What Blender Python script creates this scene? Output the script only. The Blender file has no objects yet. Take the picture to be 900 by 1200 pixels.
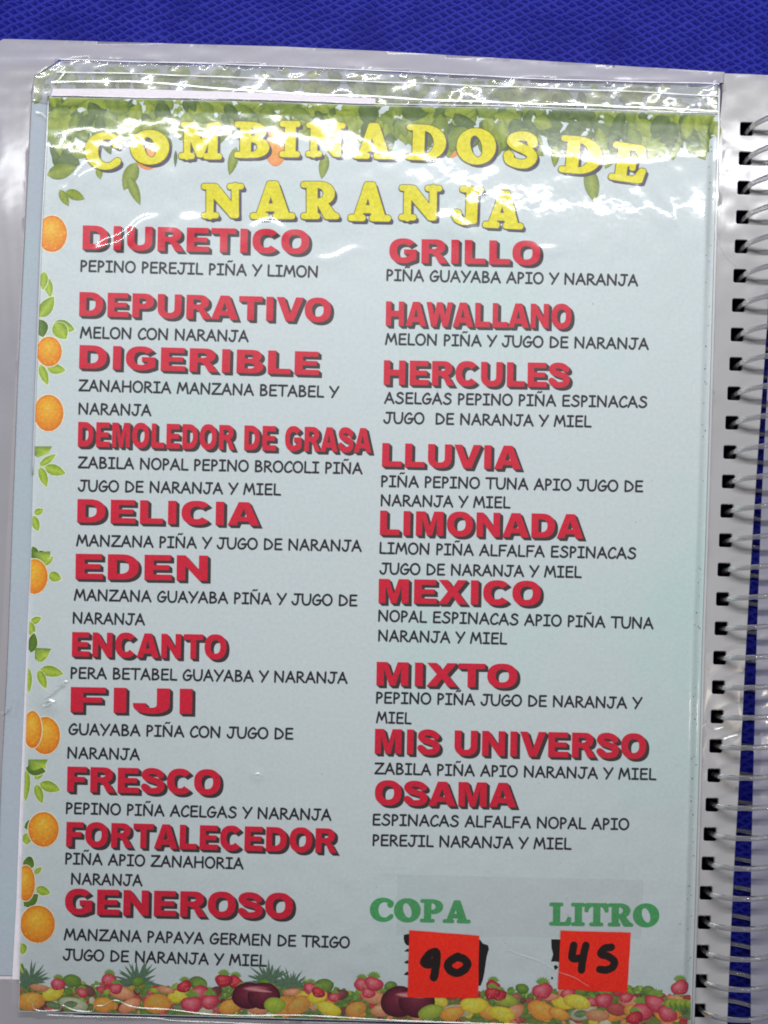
import bpy, math, random
import numpy as np
from mathutils import Vector
from mathutils.geometry import delaunay_2d_cdt

# ------------------------------------------------------------------ camera, light, exposure
S = 0.0002675            # metres on the menu page for one unit of the layout grid (900 x 1200 over the view)
HC = 0.36                # camera height above the page
ZP = 0.0145              # page height above the table
scene = bpy.context.scene
cam_d = bpy.data.cameras.new("camera"); cam = bpy.data.objects.new("camera", cam_d)
scene.collection.objects.link(cam); scene.camera = cam
cam.location = (0, 0, ZP + HC)
cam_d.sensor_fit = 'VERTICAL'; cam_d.sensor_height = 24
cam_d.lens = 12 / ((600 * S) / HC)
cam_d.clip_start = 0.01; cam_d.clip_end = 50

world = bpy.data.worlds.new("World"); scene.world = world; world.use_nodes = True
bg = world.node_tree.nodes['Background']; bg.inputs[0].default_value = (0.93, 0.97, 1.0, 1); bg.inputs[1].default_value = 0.18


def area(name, loc, sx, sy, rad, col, shape='RECTANGLE', aim=(0, 0, 0)):
    d = bpy.data.lights.new(name, 'AREA'); d.shape = shape; d.size = sx; d.size_y = sy
    a = sx * sy * (1 if shape == 'RECTANGLE' else math.pi / 4)
    d.energy = rad * math.pi * a; d.color = col
    o = bpy.data.objects.new(name, d); scene.collection.objects.link(o); o.location = loc
    v = Vector(aim) - Vector(loc); o.rotation_euler = v.to_track_quat('-Z', 'Y').to_euler()
    return o


area("tube_lamp", (0.0, 0.287, 0.615), 0.72, 0.016, 112, (0.975, 0.99, 1.0), aim=(0, 0.05, 0))
area("warm_bulb_lamp", (0.52, -0.28, 1.2), 0.05, 0.05, 75, (1.0, 0.9, 0.72), 'DISK')

vs = scene.view_settings
vs.view_transform = 'Standard'; vs.look = 'None'; vs.exposure = 0.22; vs.gamma = 1; vs.use_curve_mapping = False
scene.render.engine = 'CYCLES'
scene.cycles.transparent_max_bounces = 24
scene.cycles.filter_width = 1.9
scene.cycles.caustics_reflective = False

rnd = random.Random(11)
nrs = np.random.RandomState(5)


# ------------------------------------------------------------------ helpers
def W(px, py, z=ZP):
    k = (ZP + HC - z) / HC
    return ((px - 450) * S * k, (600 - py) * S * k, z)


def lin(c):
    return tuple(((v / 255) / 12.92 if v / 255 <= 0.04045 else ((v / 255 + 0.055) / 1.055) ** 2.4) for v in c)


ILL = 0.78


def C(*c):
    return tuple(min(0.9, v / ILL) for v in lin(c)) + (1,)


def interp(pts, v):
    return float(np.interp(v, [p[0] for p in pts], [p[1] for p in pts]))


def XL(y): return interp([(110, 57), (200, 52), (300, 48), (460, 42), (600, 37.5), (800, 31.7), (1000, 25.5), (1200, 21.5)], y)
def XR(y): return interp([(130, 841), (560, 829), (740, 823), (900, 819), (1040, 815), (1240, 809)], y)
def YT(x): return interp([(50, 113.5), (100, 114.5), (300, 119), (450, 124), (600, 126.5), (800, 133), (850, 135)], x)
def YB(x): return 1185.5 + (x - 20) * 0.027


def nodes(name):
    m = bpy.data.materials.new(name); m.use_nodes = True
    nt = m.node_tree; nt.nodes.clear()
    out = nt.nodes.new('ShaderNodeOutputMaterial')
    return m, nt, out


def N(nt, t, **kw):
    n = nt.nodes.new(t)
    for k, v in kw.items():
        if k in n.inputs: n.inputs[k].default_value = v
        else: setattr(n, k, v)
    return n


def noise_bump(nt, scale, strength, dist, detail=3.0):
    tc = N(nt, 'ShaderNodeTexCoord')
    no = N(nt, 'ShaderNodeTexNoise'); no.inputs['Scale'].default_value = scale; no.inputs['Detail'].default_value = detail
    nt.links.new(tc.outputs['Object'], no.inputs['Vector'])
    b = N(nt, 'ShaderNodeBump'); b.inputs['Strength'].default_value = strength; b.inputs['Distance'].default_value = dist
    nt.links.new(no.outputs['Fac'], b.inputs['Height'])
    return b


def mat_film(name, body=(0.8, 0.8, 0.8), opacity=0.0, rough=0.03, bump=(500, 0.3, 0.00005), tint=(1, 1, 1), haze_rough=0.22, haze=0.25, ior=1.5, detail=3.0):
    """clear or milky vinyl: fresnel reflection over a partly see-through body"""
    m, nt, out = nodes(name); L = nt.links.new
    b = noise_bump(nt, *bump, detail)
    tr = N(nt, 'ShaderNodeBsdfTransparent'); tr.inputs[0].default_value = (*tint, 1)
    df = N(nt, 'ShaderNodeBsdfDiffuse'); df.inputs[0].default_value = (*body, 1)
    base = N(nt, 'ShaderNodeMixShader')
    tc = N(nt, 'ShaderNodeTexCoord'); no = N(nt, 'ShaderNodeTexNoise')
    no.inputs['Scale'].default_value = 45; no.inputs['Detail'].default_value = 4
    L(tc.outputs['Object'], no.inputs['Vector'])
    mr = N(nt, 'ShaderNodeMapRange'); mr.inputs['To Min'].default_value = max(0, opacity * 0.82); mr.inputs['To Max'].default_value = min(1, opacity * 1.15)
    L(no.outputs['Fac'], mr.inputs['Value']); L(mr.outputs[0], base.inputs[0])
    L(tr.outputs[0], base.inputs[1]); L(df.outputs[0], base.inputs[2])
    g1 = N(nt, 'ShaderNodeBsdfGlossy'); g1.inputs['Roughness'].default_value = rough; L(b.outputs[0], g1.inputs['Normal'])
    g2 = N(nt, 'ShaderNodeBsdfGlossy'); g2.inputs['Roughness'].default_value = haze_rough; L(b.outputs[0], g2.inputs['Normal'])
    gm = N(nt, 'ShaderNodeMixShader'); gm.inputs[0].default_value = haze; L(g1.outputs[0], gm.inputs[1]); L(g2.outputs[0], gm.inputs[2])
    fr = N(nt, 'ShaderNodeFresnel'); fr.inputs['IOR'].default_value = ior; L(b.outputs[0], fr.inputs['Normal'])
    mx = N(nt, 'ShaderNodeMixShader'); L(fr.outputs[0], mx.inputs[0]); L(base.outputs[0], mx.inputs[1]); L(gm.outputs[0], mx.inputs[2])
    L(mx.outputs[0], out.inputs[0])
    return m


def mat_paper(name, c1, c2, scale=14, spec=0.2):
    m, nt, out = nodes(name); L = nt.links.new
    p = N(nt, 'ShaderNodeBsdfPrincipled'); p.inputs['Roughness'].default_value = 0.55; p.inputs['Specular IOR Level'].default_value = spec
    tc = N(nt, 'ShaderNodeTexCoord')
    n1 = N(nt, 'ShaderNodeTexNoise'); n1.inputs['Scale'].default_value = scale; n1.inputs['Detail'].default_value = 3
    L(tc.outputs['Object'], n1.inputs['Vector'])
    cr = N(nt, 'ShaderNodeValToRGB'); cr.color_ramp.elements[0].position = 0.56; cr.color_ramp.elements[1].position = 0.80
    cr.color_ramp.elements[0].color = c1; cr.color_ramp.elements[1].color = c2
    L(n1.outputs['Fac'], cr.inputs[0])
    n2 = N(nt, 'ShaderNodeTexNoise'); n2.inputs['Scale'].default_value = 900; n2.inputs['Detail'].default_value = 4
    L(tc.outputs['Object'], n2.inputs['Vector'])
    mr = N(nt, 'ShaderNodeMapRange'); mr.inputs['From Min'].default_value = .3; mr.inputs['From Max'].default_value = .7
    mr.inputs['To Min'].default_value = 0.955; mr.inputs['To Max'].default_value = 1.04
    L(n2.outputs['Fac'], mr.inputs['Value'])
    vm = N(nt, 'ShaderNodeVectorMath', operation='SCALE'); L(cr.outputs[0], vm.inputs[0]); L(mr.outputs[0], vm.inputs['Scale'])
    L(vm.outputs[0], p.inputs['Base Color']); L(p.outputs[0], out.inputs[0])
    return m


def mat_ink():
    m, nt, out = nodes("printed_ink"); L = nt.links.new
    p = N(nt, 'ShaderNodeBsdfPrincipled'); p.inputs['Roughness'].default_value = 0.6; p.inputs['Specular IOR Level'].default_value = 0.15
    a = N(nt, 'ShaderNodeVertexColor', layer_name='ink')
    tc = N(nt, 'ShaderNodeTexCoord')
    n2 = N(nt, 'ShaderNodeTexNoise'); n2.inputs['Scale'].default_value = 1100; n2.inputs['Detail'].default_value = 5
    L(tc.outputs['Object'], n2.inputs['Vector'])
    mr = N(nt, 'ShaderNodeMapRange'); mr.inputs['From Min'].default_value = .3; mr.inputs['From Max'].default_value = .7
    mr.inputs['To Min'].default_value = 0.86; mr.inputs['To Max'].default_value = 1.14
    L(n2.outputs['Fac'], mr.inputs['Value'])
    vm = N(nt, 'ShaderNodeVectorMath', operation='SCALE'); L(a.outputs[0], vm.inputs[0]); L(mr.outputs[0], vm.inputs['Scale'])
    L(vm.outputs[0], p.inputs['Base Color']); L(p.outputs[0], out.inputs[0])
    return m


def mat_table():
    m, nt, out = nodes("embossed_blue_vinyl"); L = nt.links.new
    p = N(nt, 'ShaderNodeBsdfPrincipled')
    p.inputs['Roughness'].default_value = 0.5; p.inputs['Specular IOR Level'].default_value = 0.12
    tc = N(nt, 'ShaderNodeTexCoord')
    wn = N(nt, 'ShaderNodeTexNoise'); wn.inputs['Scale'].default_value = 240; wn.inputs['Detail'].default_value = 2
    L(tc.outputs['Object'], wn.inputs['Vector'])
    sc = N(nt, 'ShaderNodeVectorMath', operation='SCALE'); sc.inputs['Scale'].default_value = 0.0024
    L(wn.outputs['Color'], sc.inputs[0])
    ad = N(nt, 'ShaderNodeVectorMath', operation='ADD'); L(tc.outputs['Object'], ad.inputs[0]); L(sc.outputs[0], ad.inputs[1])
    hs = []
    for ang, per in ((36, 0.0021), (-24, 0.0024)):
        dt = N(nt, 'ShaderNodeVectorMath', operation='DOT_PRODUCT')
        k = 2 * math.pi / per
        dt.inputs[1].default_value = (k * math.sin(math.radians(ang)), k * math.cos(math.radians(ang)), 0)
        L(ad.outputs[0], dt.inputs[0])
        s = N(nt, 'ShaderNodeMath', operation='SINE'); L(dt.outputs['Value'], s.inputs[0])
        hs.append(s)
    mn = N(nt, 'ShaderNodeMath', operation='MAXIMUM'); L(hs[0].outputs[0], mn.inputs[0]); L(hs[1].outputs[0], mn.inputs[1])
    n3 = N(nt, 'ShaderNodeTexNoise'); n3.inputs['Scale'].default_value = 1800; L(tc.outputs['Object'], n3.inputs['Vector'])
    ma = N(nt, 'ShaderNodeMath', operation='MULTIPLY_ADD'); ma.inputs[1].default_value = 1.3
    L(n3.outputs['Fac'], ma.inputs[0]); L(mn.outputs[0], ma.inputs[2])
    b = N(nt, 'ShaderNodeBump'); b.inputs['Strength'].default_value = 0.7; b.inputs['Distance'].default_value = 0.00013
    L(ma.outputs[0], b.inputs['Height']); L(b.outputs[0], p.inputs['Normal'])
    # ridges carry a slightly paler blue, uneven from patch to patch
    cr = N(nt, 'ShaderNodeValToRGB'); cr.color_ramp.elements[0].position = 0.55; cr.color_ramp.elements[1].position = 1.6/1.65
    cr.color_ramp.elements[0].color = (0.002, 0.003, 0.16, 1); cr.color_ramp.elements[1].color = (0.015, 0.020, 0.29, 1)
    mm = N(nt, 'ShaderNodeMath', operation='MULTIPLY_ADD'); mm.inputs[1].default_value = 0.9; L(n3.outputs['Fac'], mm.inputs[0]); ms = N(nt, 'ShaderNodeMath', operation='MULTIPLY'); ms.inputs[1].default_value = 0.6; L(mn.outputs[0], ms.inputs[0]); L(ms.outputs[0], mm.inputs[2])
    n4 = N(nt, 'ShaderNodeTexNoise'); n4.inputs['Scale'].default_value = 55; n4.inputs['Detail'].default_value = 4; L(tc.outputs['Object'], n4.inputs['Vector'])
    mw = N(nt, 'ShaderNodeMapRange'); mw.inputs['From Min'].default_value = .35; mw.inputs['From Max'].default_value = .65; mw.inputs['To Min'].default_value = .72; mw.inputs['To Max'].default_value = 1.12
    L(n4.outputs['Fac'], mw.inputs['Value']); m5 = N(nt, 'ShaderNodeMath', operation='MULTIPLY'); L(mm.outputs[0], m5.inputs[0]); L(mw.outputs[0], m5.inputs[1]); mm = m5
    L(mm.outputs[0], cr.inputs[0]); L(cr.outputs[0], p.inputs['Base Color'])
    L(p.outputs[0], out.inputs[0])
    return m


INK = mat_ink()
M_PAGE = mat_paper("page_paper", C(185, 194, 197), C(172, 196, 193))
M_PAGE2 = mat_paper("lower_page_paper", C(150, 158, 168), C(148, 164, 168), 22)
M_EDGE = mat_paper("white_paper", C(205, 198, 206), C(196, 190, 200), 30)
M_FILM = mat_film("clear_film", bump=(330, 0.35, 0.00005), rough=0.09, haze=0.50, haze_rough=0.36)
M_MILK = mat_film("milky_vinyl", (0.41, 0.39, 0.415), 0.78, rough=0.14, bump=(140, 0.12, 0.00008), haze=0.55, haze_rough=0.34)
M_MILK_R = mat_film("milky_vinyl_punched", (0.45, 0.435, 0.45), 0.90, rough=0.15, bump=(140, 0.22, 0.00010), haze=0.3, haze_rough=0.3)
M_VEIL = mat_film("thin_milky_vinyl", (0.50, 0.485, 0.50), 0.34, rough=0.07, bump=(260, 0.6, 0.00010), haze=0.4)
M_SEAM = mat_film("welded_vinyl_bead", (0.70, 0.70, 0.73), 0.80, rough=0.20, bump=(300, 0.3, 0.0001), haze=0.4, haze_rough=0.35, tint=(.97, .97, .97))  # pale, near-opaque body paints the seams' bright highlight lines into the colour
M_BEAD = mat_film("clear_vinyl_bead", (0.8, 0.8, 0.8), 0.14, rough=0.19, bump=(300, 0.12, 0.00005), haze=0.2, ior=1.6)
M_COIL = mat_film("smoky_clear_plastic", (0.32, 0.31, 0.33), 0.32, rough=0.04, bump=(300, 0.2, 0.00005), tint=(0.86, 0.85, 0.87), haze=0.3, haze_rough=0.3)
M_TAPE = mat_film("clear_tape", (0.5, 0.48, 0.44), 0.03, rough=0.05, bump=(600, 0.05, 0.00001), haze=0.0, tint=(.985, .985, .985), ior=1.2)


def link(name, me, mat, parent=None, **props):
    o = bpy.data.objects.new(name, me); scene.collection.objects.link(o)
    if mat: me.materials.append(mat)
    if parent: o.parent = parent
    for k, v in props.items(): o[k] = v
    return o


def empty(name, loc, **props):
    o = bpy.data.objects.new(name, None); scene.collection.objects.link(o); o.location = loc
    o.empty_display_size = 0.02
    for k, v in props.items(): o[k] = v
    return o


# ------------------------------------------------------------------ 2D shapes -> triangles
def inside(P, poly):
    poly = np.asarray(poly, float); x, y = P[:, 0], P[:, 1]
    r = np.zeros(len(P), bool); j = len(poly) - 1
    for i in range(len(poly)):
        xi, yi = poly[i]; xj, yj = poly[j]
        if yi != yj:
            c = ((yi > y) != (yj > y)) & (x < (xj - xi) * (y - yi) / (yj - yi) + xi)
            r ^= c
        j = i
    return r


def fill(shapes, extra=()):
    """union of (outer, [holes]) shapes -> (verts, tris)"""
    V, E = [], []
    for outer, holes in shapes:
        for loop in [outer] + list(holes):
            b = len(V); n = len(loop)
            V += [Vector((float(p[0]), float(p[1]))) for p in loop]
            E += [(b + i, b + (i + 1) % n) for i in range(n)]
    V += [Vector((float(p[0]), float(p[1]))) for p in extra]
    r = delaunay_2d_cdt(V, E, [], 0, 1e-6)
    v = np.array([(p.x, p.y) for p in r[0]]); f = [t for t in r[2]]
    tris = []
    for t in f:
        for k in range(1, len(t) - 1): tris.append((t[0], t[k], t[k + 1]))
    tris = np.array(tris)
    cen = v[tris].mean(axis=1)
    keep = np.zeros(len(tris), bool)
    for outer, holes in shapes:
        k = inside(cen, outer)
        for h in holes: k &= ~inside(cen, h)
        keep |= k
    tris = tris[keep]
    a = v[tris]
    ar = (a[:, 1, 0] - a[:, 0, 0]) * (a[:, 2, 1] - a[:, 0, 1]) - (a[:, 1, 1] - a[:, 0, 1]) * (a[:, 2, 0] - a[:, 0, 0])
    tris = tris[np.abs(ar) > 1e-12]; ar = ar[np.abs(ar) > 1e-12]
    tris[ar < 0] = tris[ar < 0][:, ::-1]
    return v, tris


def arc(cx, cy, rx, ry, a0, a1, n=12):
    return [(cx + rx * math.cos(math.radians(a0 + (a1 - a0) * i / n)), cy + ry * math.sin(math.radians(a0 + (a1 - a0) * i / n))) for i in range(n + 1)]


def sarc(cx, cy, rx, ry, a0, a1, n=14, e=0.86):
    o = []
    for i in range(n + 1):
        a = math.radians(a0 + (a1 - a0) * i / n); c, s = math.cos(a), math.sin(a)
        o.append((cx + rx * math.copysign(abs(c) ** e, c), cy + ry * math.copysign(abs(s) ** e, s)))
    return o


def ringp(cx, cy, RX, RY, rx, ry, a0, a1, n=18):
    return (sarc(cx, cy, RX, RY, a0, a1, n) + sarc(cx, cy, rx, ry, a1, a0, n), [])


def smooth(pts, n=5):
    P = [np.array(p, float) for p in pts]; P = [2 * P[0] - P[1]] + P + [2 * P[-1] - P[-2]]
    o = []
    for i in range(1, len(P) - 2):
        for k in range(n):
            t = k / n
            o.append(tuple(0.5 * (2 * P[i] + (P[i + 1] - P[i - 1]) * t + (2 * P[i - 1] - 5 * P[i] + 4 * P[i + 1] - P[i + 2]) * t * t + (3 * P[i] - P[i - 1] - 3 * P[i + 1] + P[i + 2]) * t ** 3)))
    o.append(tuple(P[-2])); return o


def stroke(pts, hx, hy=None, caps=True, closed=False, nc=8):
    """centre line with an elliptical pen -> shapes"""
    hy = hy or hx; sh = []
    pts = list(pts) + ([pts[0]] if closed else [])
    for a, b in zip(pts[:-1], pts[1:]):
        dx, dy = (b[0] - a[0]) / hx, (b[1] - a[1]) / hy; l = math.hypot(dx, dy)
        if l < 1e-9: continue
        nx, ny = -dy / l * hx, dx / l * hy
        sh.append(([(a[0] + nx, a[1] + ny), (a[0] - nx, a[1] - ny), (b[0] - nx, b[1] - ny), (b[0] + nx, b[1] + ny)], []))
    for i, p in enumerate(pts):
        if not caps and i in (0, len(pts) - 1): continue
        sh.append((arc(p[0], p[1], hx, hy, 11, 11 + 360 * (nc - 1) / nc, nc - 1), []))
    return sh


def rp(poly, r=0.05):
    return [(poly, [])] + stroke(poly, r, closed=True, nc=8)


# ---- bold grotesque capitals (headings); cap height 1
def G_black():
    R = lambda x0, y0, x1, y1: ([(x0, y0), (x1, y0), (x1, y1), (x0, y1)], [])
    g = {}
    g['A'] = (1.09, [([(0, 0), (.37, 1), (.72, 1), (1.09, 0), (.77, 0), (.715, .17), (.365, .17), (.31, 0)], [[(.43, .37), (.54, .73), (.65, .37)]])])
    g['B'] = (1.09, [([(.1, 0), (.1, 1)] + sarc(.62, .745, .35, .255, 90, -60, 10) + sarc(.64, .285, .39, .285, 60, -90, 12), [[(.38, .62), (.38, .80)] + arc(.56, .71, .12, .09, 90, -90, 6), [(.38, .20), (.38, .42)] + arc(.58, .31, .14, .11, 90, -90, 6)])])
    g['C'] = (1.09, [ringp(.57, .5, .52, .52, .22, .27, 38, 322, 22)])
    g['D'] = (1.14, [([(.1, 0), (.1, 1)] + sarc(.52, .5, .54, .5, 90, -90, 18), [[(.38, .23), (.38, .77)] + sarc(.49, .5, .27, .27, 90, -90, 12)])])
    g['E'] = (1.0, [R(.1, 0, .38, 1), R(.2, .78, .92, 1), R(.2, .40, .87, .60), R(.2, 0, .95, .22)])
    g['F'] = (.93, [R(.1, 0, .38, 1), R(.2, .78, .88, 1), R(.2, .39, .80, .60)])
    g['G'] = (1.16, [ringp(.57, .5, .53, .52, .24, .28, 38, 318, 22), R(.60, .36, 1.07, .56), ([(.80, .50), (1.07, .50), (1.07, .14), (.93, .06), (.80, .20)], [])])
    g['H'] = (1.16, [R(.1, 0, .38, 1), R(.78, 0, 1.06, 1), R(.3, .38, .86, .62)])
    g['I'] = (.54, [R(.13, 0, .41, 1)])
    g['J'] = (.93, [R(.55, .33, .84, 1), ringp(.43, .34, .41, .36, .12, .12, 180, 362, 14), R(.02, .33, .31, .40)])
    g['L'] = (.93, [R(.1, 0, .38, 1), R(.2, 0, .89, .23)])
    g['M'] = (1.32, [([(.1, 0), (.1, 1), (.48, 1), (.66, .38), (.84, 1), (1.22, 1), (1.22, 0), (.96, 0), (.96, .74), (.77, 0), (.55, 0), (.36, .74), (.36, 0)], [])])
    g['N'] = (1.16, [([(.1, 0), (.1, 1), (.37, 1), (.79, .42), (.79, 1), (1.06, 1), (1.06, 0), (.80, 0), (.37, .58), (.37, 0)], [])])
    g['O'] = (1.16, [(sarc(.58, .5, .53, .52, 0, 345, 27), [sarc(.58, .5, .235, .28, 0, 340, 21)])])
    g['P'] = (1.02, [([(.1, 0), (.1, 1)] + sarc(.58, .68, .39, .32, 90, -90, 14) + [(.38, .36), (.38, 0)], [[(.38, .57), (.38, .79)] + arc(.53, .68, .14, .11, 90, -90, 7)])])
    g['R'] = (1.10, [([(.1, 0), (.1, 1)] + sarc(.62, .70, .38, .30, 90, -90, 14) + [(.38, .40), (.38, 0)], [[(.38, .60), (.38, .80)] + arc(.56, .70, .14, .10, 90, -90, 7)]),
                     ([(.45, .46), (.72, .46), (.86, .36), (1.10, 0), (.77, 0), (.62, .29), (.50, .40)], [])])
    g['S'] = (1.02, stroke(smooth([(.83, .69), (.74, .83), (.50, .90), (.27, .86), (.19, .73), (.27, .61), (.50, .54), (.76, .45), (.84, .30), (.76, .15), (.50, .10), (.25, .16), (.16, .32)], 4), .145, .12, caps=False))
    g['T'] = (1.0, [R(.03, .77, .97, 1), R(.36, 0, .64, .9)])
    g['U'] = (1.16, [R(.1, .38, .38, 1), R(.78, .38, 1.06, 1), ringp(.58, .39, .48, .41, .20, .17, 180, 360, 14)])
    g['V'] = (1.09, [([(0, 1), (.31, 1), (.545, .30), (.78, 1), (1.09, 1), (.71, 0), (.38, 0)], [])])
    g['W'] = (1.40, [([(0, 1), (.28, 1), (.40, .42), (.56, 1), (.84, 1), (1.0, .42), (1.12, 1), (1.40, 1), (1.15, 0), (.86, 0), (.70, .60), (.54, 0), (.25, 0)], [])])
    g['X'] = (1.09, [([(.02, 1), (.36, 1), (.545, .69), (.73, 1), (1.07, 1), (.73, .52), (1.09, 0), (.74, 0), (.545, .34), (.35, 0), (0, 0), (.36, .52)], [])])
    g[' '] = (.48, [])
    return g


# ---- casual round-pen capitals (ingredients)
def G_hand():
    h = .092; s = lambda *a, **k: stroke(*a, h, nc=7, **k)
    O = [(.5 + .42 * math.cos(t), .5 + .47 * math.sin(t)) for t in [i * math.pi / 9 for i in range(18)]]
    g = {}
    g['A'] = (1.0, s([(.08, .03), (.50, .97), (.66, .50), (.90, .03)]) + s([(.24, .36), (.77, .34)]))
    g['B'] = (.86, s([(.17, .95), (.15, .04)]) + s(smooth([(.15, .95), (.45, .94), (.62, .78), (.50, .60), (.17, .52)], 4)) + s(smooth([(.17, .52), (.55, .48), (.72, .28), (.55, .08), (.15, .04)], 4)))
    g['C'] = (.82, s(smooth([(.74, .80), (.62, .95), (.40, .90), (.18, .65), (.10, .36), (.22, .09), (.48, .04), (.74, .18)], 3)))
    g['D'] = (.98, s([(.16, .95), (.15, .04)]) + s(smooth([(.16, .95), (.52, .84), (.82, .55), (.80, .30), (.55, .10), (.15, .04)], 4)))
    g['E'] = (.86, s([(.74, .95), (.18, .94), (.16, .05), (.76, .05)]) + s([(.18, .52), (.68, .53)]))
    g['F'] = (.83, s([(.78, .95), (.18, .94), (.16, .02)]) + s([(.18, .52), (.66, .52)]))
    g['G'] = (.95, s(smooth([(.72, .82), (.55, .95), (.30, .80), (.11, .48), (.18, .15), (.45, .04), (.72, .16), (.84, .44)], 3)) + s([(.46, .44), (.88, .46)]))
    g['H'] = (1.05, s([(.15, .97), (.14, .03)]) + s([(.86, .97), (.87, .03)]) + s([(.14, .50), (.86, .51)]))
    g['I'] = (.76, s([(.12, .95), (.64, .95)]) + s([(.38, .95), (.38, .05)]) + s([(.10, .05), (.66, .05)]))
    g['J'] = (.91, s([(.28, .95), (.86, .95)]) + s(smooth([(.62, .95), (.60, .40), (.50, .10), (.32, .03), (.14, .14), (.08, .28)], 3)))
    g['L'] = (.75, s([(.16, .97), (.14, .06), (.68, .04)]))
    g['M'] = (1.2, s([(.10, .03), (.28, .96), (.58, .28), (.90, .96), (1.08, .03)]))
    g['N'] = (1.09, s([(.14, .03), (.15, .96), (.86, .05), (.90, .97)]))
    g['Ñ'] = (1.09, g['N'][1] + stroke(smooth([(.30, 1.17), (.42, 1.27), (.56, 1.20), (.70, 1.28)], 3), .065, nc=7))
    g['O'] = (1.04, s(O, closed=True))
    g['P'] = (.74, s([(.15, .95), (.14, .03)]) + s(smooth([(.15, .95), (.46, .90), (.60, .70), (.44, .50), (.16, .44)], 4)))
    g['R'] = (.88, s([(.15, .95), (.14, .03)]) + s(smooth([(.15, .95), (.52, .90), (.66, .72), (.50, .54), (.16, .46)], 4)) + s([(.32, .48), (.78, .04)]))
    g['S'] = (.92, s(smooth([(.76, .84), (.58, .96), (.34, .92), (.24, .74), (.44, .58), (.70, .44), (.76, .24), (.56, .06), (.28, .05), (.10, .18)], 3)))
    g['T'] = (.93, s([(.06, .95), (.90, .95)]) + s([(.47, .95), (.46, .03)]))
    g['U'] = (1.0, s(smooth([(.13, .97), (.13, .45), (.24, .12), (.48, .03), (.74, .12), (.86, .45), (.88, .97)], 3)))
    g['V'] = (.92, s([(.08, .97), (.42, .04), (.86, .97)]))
    g['Y'] = (.90, s([(.06, .96), (.42, .50)]) + s([(.86, .97), (.28, .02)]))
    g['Z'] = (.94, s([(.10, .94), (.84, .95), (.08, .05), (.88, .06)]))
    g[' '] = (.47, [])
    return g


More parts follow.
